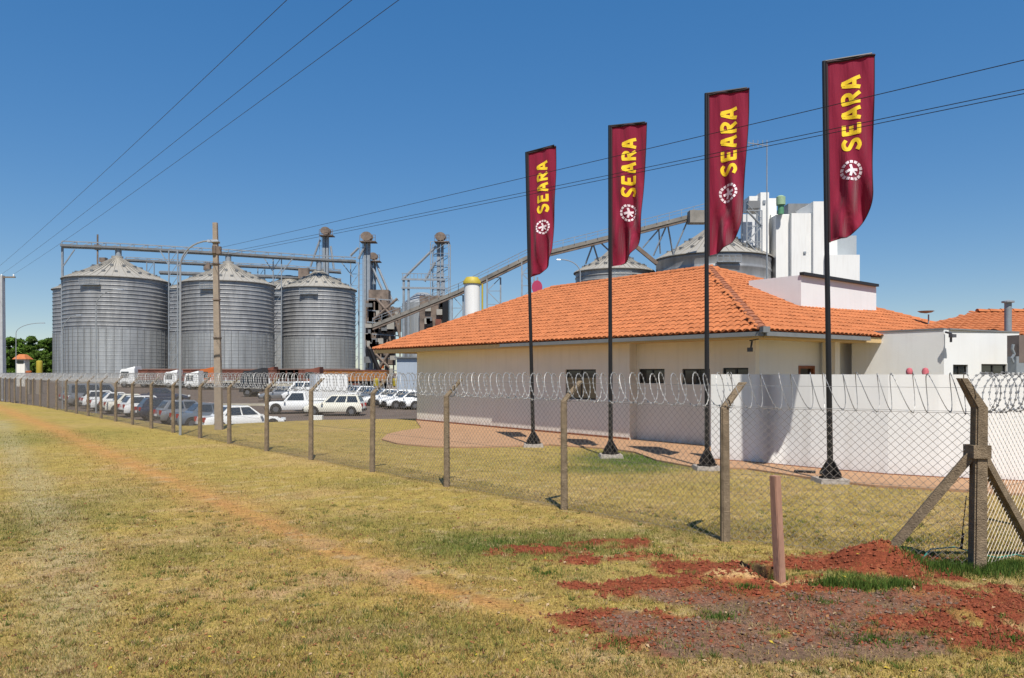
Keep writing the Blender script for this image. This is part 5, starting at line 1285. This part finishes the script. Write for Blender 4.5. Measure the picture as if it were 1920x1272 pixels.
# articulated trucks
def truck(px, py, d, cabm, tl, tm_, label, h_=1.5, flat=False, dirx=-1):
    z0 = lotz(d); P_ = V(((px-CX)*d/F, d, z0)); s_ = d/F
    t = thing('articulated_truck', P_, label, 'truck', 'trucks queueing in front of the silos')
    m = MB(); w_ = 2.4; b = P_
    # cab: nose towards -x with sloping screen
    pf = [(-1.3,.55),(-1.35,1.5),(-1.15,2.6),(-.9,2.85),(1.0,2.95),(1.05,.55)]
    m.prism([b+V((x,-w_/2,z)) for x, z in pf], (0,w_,0)); o = m.build('cab', cabm, t)
    m = MB(); m.prism([b+V((-1.40,-w_*.44,1.65)), b+V((-1.24,-w_*.44,2.5)), b+V((-1.24,w_*.44,2.5)), b+V((-1.40,w_*.44,1.65))], (.03,0,0)); m.build('windscreen', M_cglass, t)
    m = MB(); m.prism([b+V((-1.15,-w_/2-.01,1.55)), b+V((.15,-w_/2-.01,1.55)), b+V((.15,-w_/2-.01,2.45)), b+V((-1.0,-w_/2-.01,2.45))], (0,-.02,0)); m.build('side_window', M_cglass, t)
    m = MB(); m.box(b+V((-1.35,0,.75)), (.25,2.4,.5)); m.build('bumper', M_dplas, t)
    m = MB(); dh = .3 if cabm is P_white else .25; m.prism([b+V((-.5,-w_*.42,2.86)), b+V((1.0,-w_*.42,2.94)), b+V((1.0,-w_*.42,2.95+dh))], (0,w_*.84,0)); m.build('wind_deflector', cabm, t)
    m = MB(); m.box(b+V((1.1+tl/2,0,.98)), (tl+.4,1.0,.30)); m.build('chassis', M_dplas, t)
    for wx in (-.55, 2.4, 3.6, tl-1.6, tl-.4, tl+.8):
        for wy in (-1.05, 1.05):
            q = MB(); q.tube([b+V((wx,wy-.15,.5)), b+V((wx,wy+.15,.5))], .5, 14); wo = q.build('wheel', M_tyre, t, True)
            q = MB(); q.tube([b+V((wx,wy-.165,.5)), b+V((wx,wy+.165,.5))], .24, 10); q.build('rim', M_rim, wo, True)
    if flat:
        m = MB(); m.box(b+V((1.6+tl/2,0,1.32)), (tl,2.5,.24)); m.build('flatbed', tm_, t)
        for i in range(9): 
            m = MB(); m.box(b+V((1.9+(tl-.6)*i/8,-1.27,1.75)), (.09,.06,.7)); m.build('stanchion', M_plast, t)
        m = MB(); m.box(b+V((1.7+tl/2,-1.27,1.62)), (tl-.4,.05,.08)); m.build('side_rail', M_plast, t)
    else:
        m = MB(); m.box(b+V((1.6+tl/2,0,1.2+h_/2)), (tl,2.5,h_)); tr_ = m.build('grain_body', tm_, t)
        for i in range(int(tl/1.1)): m = MB(); m.box(b+V((1.9+1.1*i,-1.28,1.2+h_/2)), (.10,.06,h_)); m.build('body_rib', tm_, tr_)
        m = MB(); m.box(b+V((1.6+tl/2,-1.27,1.2+h_)), (tl+.04,.1,.12)); m.build('top_rail', M_rust, tr_)
    return t
truck(247,718,115,P_white,12,M_rust,'white cab truck with rust red grain trailer at the front of the queue')
truck(327,724,112,P_white,13,M_rust,'white cab truck beside the near street lamp, towing a rust red trailer').scale = (.85,)*3
truck(366,728,106,P_white,11,M_kerb,'white cab truck with pale flatbed just left of the power pole', flat=True).scale = (.82,)*3
truck(394,716,112,M_orange,12,M_rust,'orange cab truck right behind the power pole')
truck(480,745,84,mat('dark_cab_paint',(.05,.05,.055),.4),9,M_kerb,'dark cab truck with pale flatbed in the middle of the yard', flat=True)
truck(590,728,108,M_rust,9,mat('orange_brown_panel',(.42,.16,.03),.75,var=.4,scale=.7),'rust and orange grain trailer below the third silo')
truck(505,722,112,M_rust,10,M_rust,'plain rust red grain trailer below the gap between silos')
# low rusty retaining wall that the silos stand on
o = thing('silo_platform', V((-35,119,.2)), 'long low rust red wall at the feet of the silos', 'wall')
m = MB()
x0, x1 = A(268,700,117).x, A(672,700,117).x
m.box(((x0+x1)/2,117.5,1.35), (x1-x0,1.0,2.9)); m.build('wall', M_rust, o)
m = MB(); m.box(((x0+x1)/2,117.2,2.9), (x1-x0+.2,1.4,.2)); m.build('coping', mat('brown_coping',(.30,.20,.16),.9), o)
# kerbed island in the yard
m = MB(); m.box((A(440,745,66).x, 66, lotz(66)+.06), (8.5,1.2,.16)); o = m.build('traffic_island', M_kerb, None, origin=(A(440,745,66).x,66,lotz(66))); tag(o, kind='structure')
o = MB().box(G(583,788)+V((0,1.2,.05)), (.55,.3,.22)).build('kerb_block', M_bldgw, None, origin=G(583,788)); tag(o, 'small white concrete block on the lawn edge behind a fence post', 'block')
# yellow barrels and posts near the sheds
for i, (px, py, cl, nm, lb, ct, h_) in enumerate([(74,690,M_yel,'yellow_column','tall yellow column in front of the trees at the far left','column',27),(54,700,M_orange,'orange_bin','small orange bin left of the yellow column','bin',9),(705,717,M_yel,'yellow_drum','left yellow drum behind the parked cars','drum',14),(741,717,M_yel,'yellow_drum','right yellow drum behind the parked cars','drum',14)]):
    d = 90; c = A(px, py, d); hgt = h_*d/F; t = thing(nm, V((c.x,d,c.z-hgt/2)), lb, ct)
    m = MB(); m.lathe([(0,0),(.34,0),(.36,.06),(.34,hgt*.5),(.36,hgt*.55),(.34,hgt-.05),(.2,hgt),(0,hgt)], V((c.x,d,c.z-hgt/2)), 14); m.build('shell', cl, t, True)
    m = MB(); m.box((c.x,d,(c.z-hgt/2+lotz(d))/2), (.5,.5,max(.1,c.z-hgt/2-lotz(d)))); m.build('stand', M_concp, t)
# little gatehouse
d = 120; gh_ = thing('gatehouse', V((A(43,690,d).x,d,lotz(d))), 'tiny white gatehouse with orange roof before the trees at far left', 'building')
c = V((A(43,690,d).x,d,0)); z1 = A(43,674,d).z
m = MB(); m.box((c.x,d,(z1+lotz(d))/2), (1.35,1.2,z1-lotz(d))); m.build('wall', M_wall, gh_)
m = MB(); m.box((c.x,d-.62,z1-.45), (1.0,.05,.5)); m.build('window', M_glass, gh_)
m = MB(); m.hexa([V((c.x+sx*1.1,d+sy*1.0,z1)) for sx,sy in ((-1,-1),(1,-1),(1,1),(-1,1))]+[V((c.x+sx*.45,d+sy*.3,z1+.8)) for sx,sy in ((-1,-1),(1,-1),(1,1),(-1,1))]); m.build('roof', M_tile, gh_)
# dim parked row at far left
for i,(px,pn) in enumerate(((12,P_white),(27,P_navy),(60,P_grey),(88,P_navy))):
    P_ = V(((px-CX)*110/F,110,lotz(110)+.9)); 
# ================================================================== TREES
def tree(px, d, ytop, wpx, label, seed, grp='trees beyond the yard at far left'):
    r_ = np.random.default_rng(seed); B_ = V(((px-CX)*d/F, d, 1.0)); zt_ = A(px,ytop,d).z; rw = wpx/2*d/F; hgt = zt_-1.0
    t = thing('broadleaf_tree', B_, label, 'tree', grp)
    m = MB(); m.tube([B_, B_+V((.1,0,hgt*.35)), B_+V((.2,.1,hgt*.6))], .28, 8, .12)
    for k in range(6):
        a = k*1.05+seed; m.tube([B_+V((.1,0,hgt*(.3+.03*k))), B_+V((math.cos(a)*rw*.6, math.sin(a)*rw*.6, hgt*(.55+.04*k)))], .10, 5, .04)
    m.build('trunk', M_bark, t, True)
    ncl = 34; cl = []
    for k in range(ncl):
        a = r_.random()*6.28; rr = rw*.85*math.sqrt(r_.random()); zz = .15+.72*r_.random(); cl.append((B_.x+math.cos(a)*rr*(1-.5*abs(zz-.45)), B_.y+math.sin(a)*rr*.8, 1.0+hgt*zz, rw*(.22+.16*r_.random()), .55+.9*r_.random()))
    cos = []; cols = []
    for cx2, cy2, cz2, cr, br in cl:
        n = 230; dv = r_.normal(size=(n,3)); dv /= np.linalg.norm(dv,axis=1)[:,None]; pos = np.array([cx2,cy2,cz2])+dv*cr*(.55+.45*r_.random((n,1)))*np.array([1,1,.75])
        s_ = .18+.22*r_.random(n); a1 = r_.normal(size=(n,3)); a1 /= np.linalg.norm(a1,axis=1)[:,None]; a2 = np.cross(a1, dv+.3*r_.normal(size=(n,3))); a2 /= np.linalg.norm(a2,axis=1)[:,None]+1e-9
        q = np.stack([pos-a1*s_[:,None], pos-a2*s_[:,None]*.6, pos+a1*s_[:,None], pos+a2*s_[:,None]*.6],1); cos.append(q.reshape(-1,3))
        c0 = np.array([.12,.22,.03])*br*(.6+.8*r_.random((n,1)))+np.array([.02,.02,0])*r_.random((n,1)); cols.append(np.repeat(c0,4,0))
    co = np.concatenate(cos)-np.array(B_); cl_ = np.concatenate(cols)
    n = len(co)//4; me = bpy.data.meshes.new('crown'); me.vertices.add(len(co)); me.vertices.foreach_set('co', co.astype(np.float32).ravel()); me.loops.add(len(co)); me.loops.foreach_set('vertex_index', np.arange(len(co),dtype=np.int32)); me.polygons.add(n); me.polygons.foreach_set('loop_start', np.arange(0,len(co),4,dtype=np.int32)); me.polygons.foreach_set('loop_total', np.full(n,4,np.int32)); me.update(calc_edges=True); set_col(me, cl_); me.materials.append(M_leaf)
    o = bpy.data.objects.new('crown', me); C.objects.link(o); o.parent = t
for i,(px,d,yt,wp_,lb) in enumerate([(22,158,626,50,'green tree immediately right of the cut-off pole'),(50,166,624,52,'green tree in the middle of the clump, behind the gatehouse'),(80,160,626,46,'green tree touching the left edge of the silos'),(-30,160,620,70,'green tree beyond the left edge of the picture'),(104,168,628,40,'green tree mostly hidden behind the silo'),(36,150,650,40,'low dark tree just behind the gatehouse'),(68,148,652,36,'low dark tree behind the yellow column'),(92,150,655,34,'low dark tree at the foot of the silos'),(8,150,648,40,'low tree behind the base of the cut-off pole')]):
    tree(px,d,yt,wp_,lb,100+i)
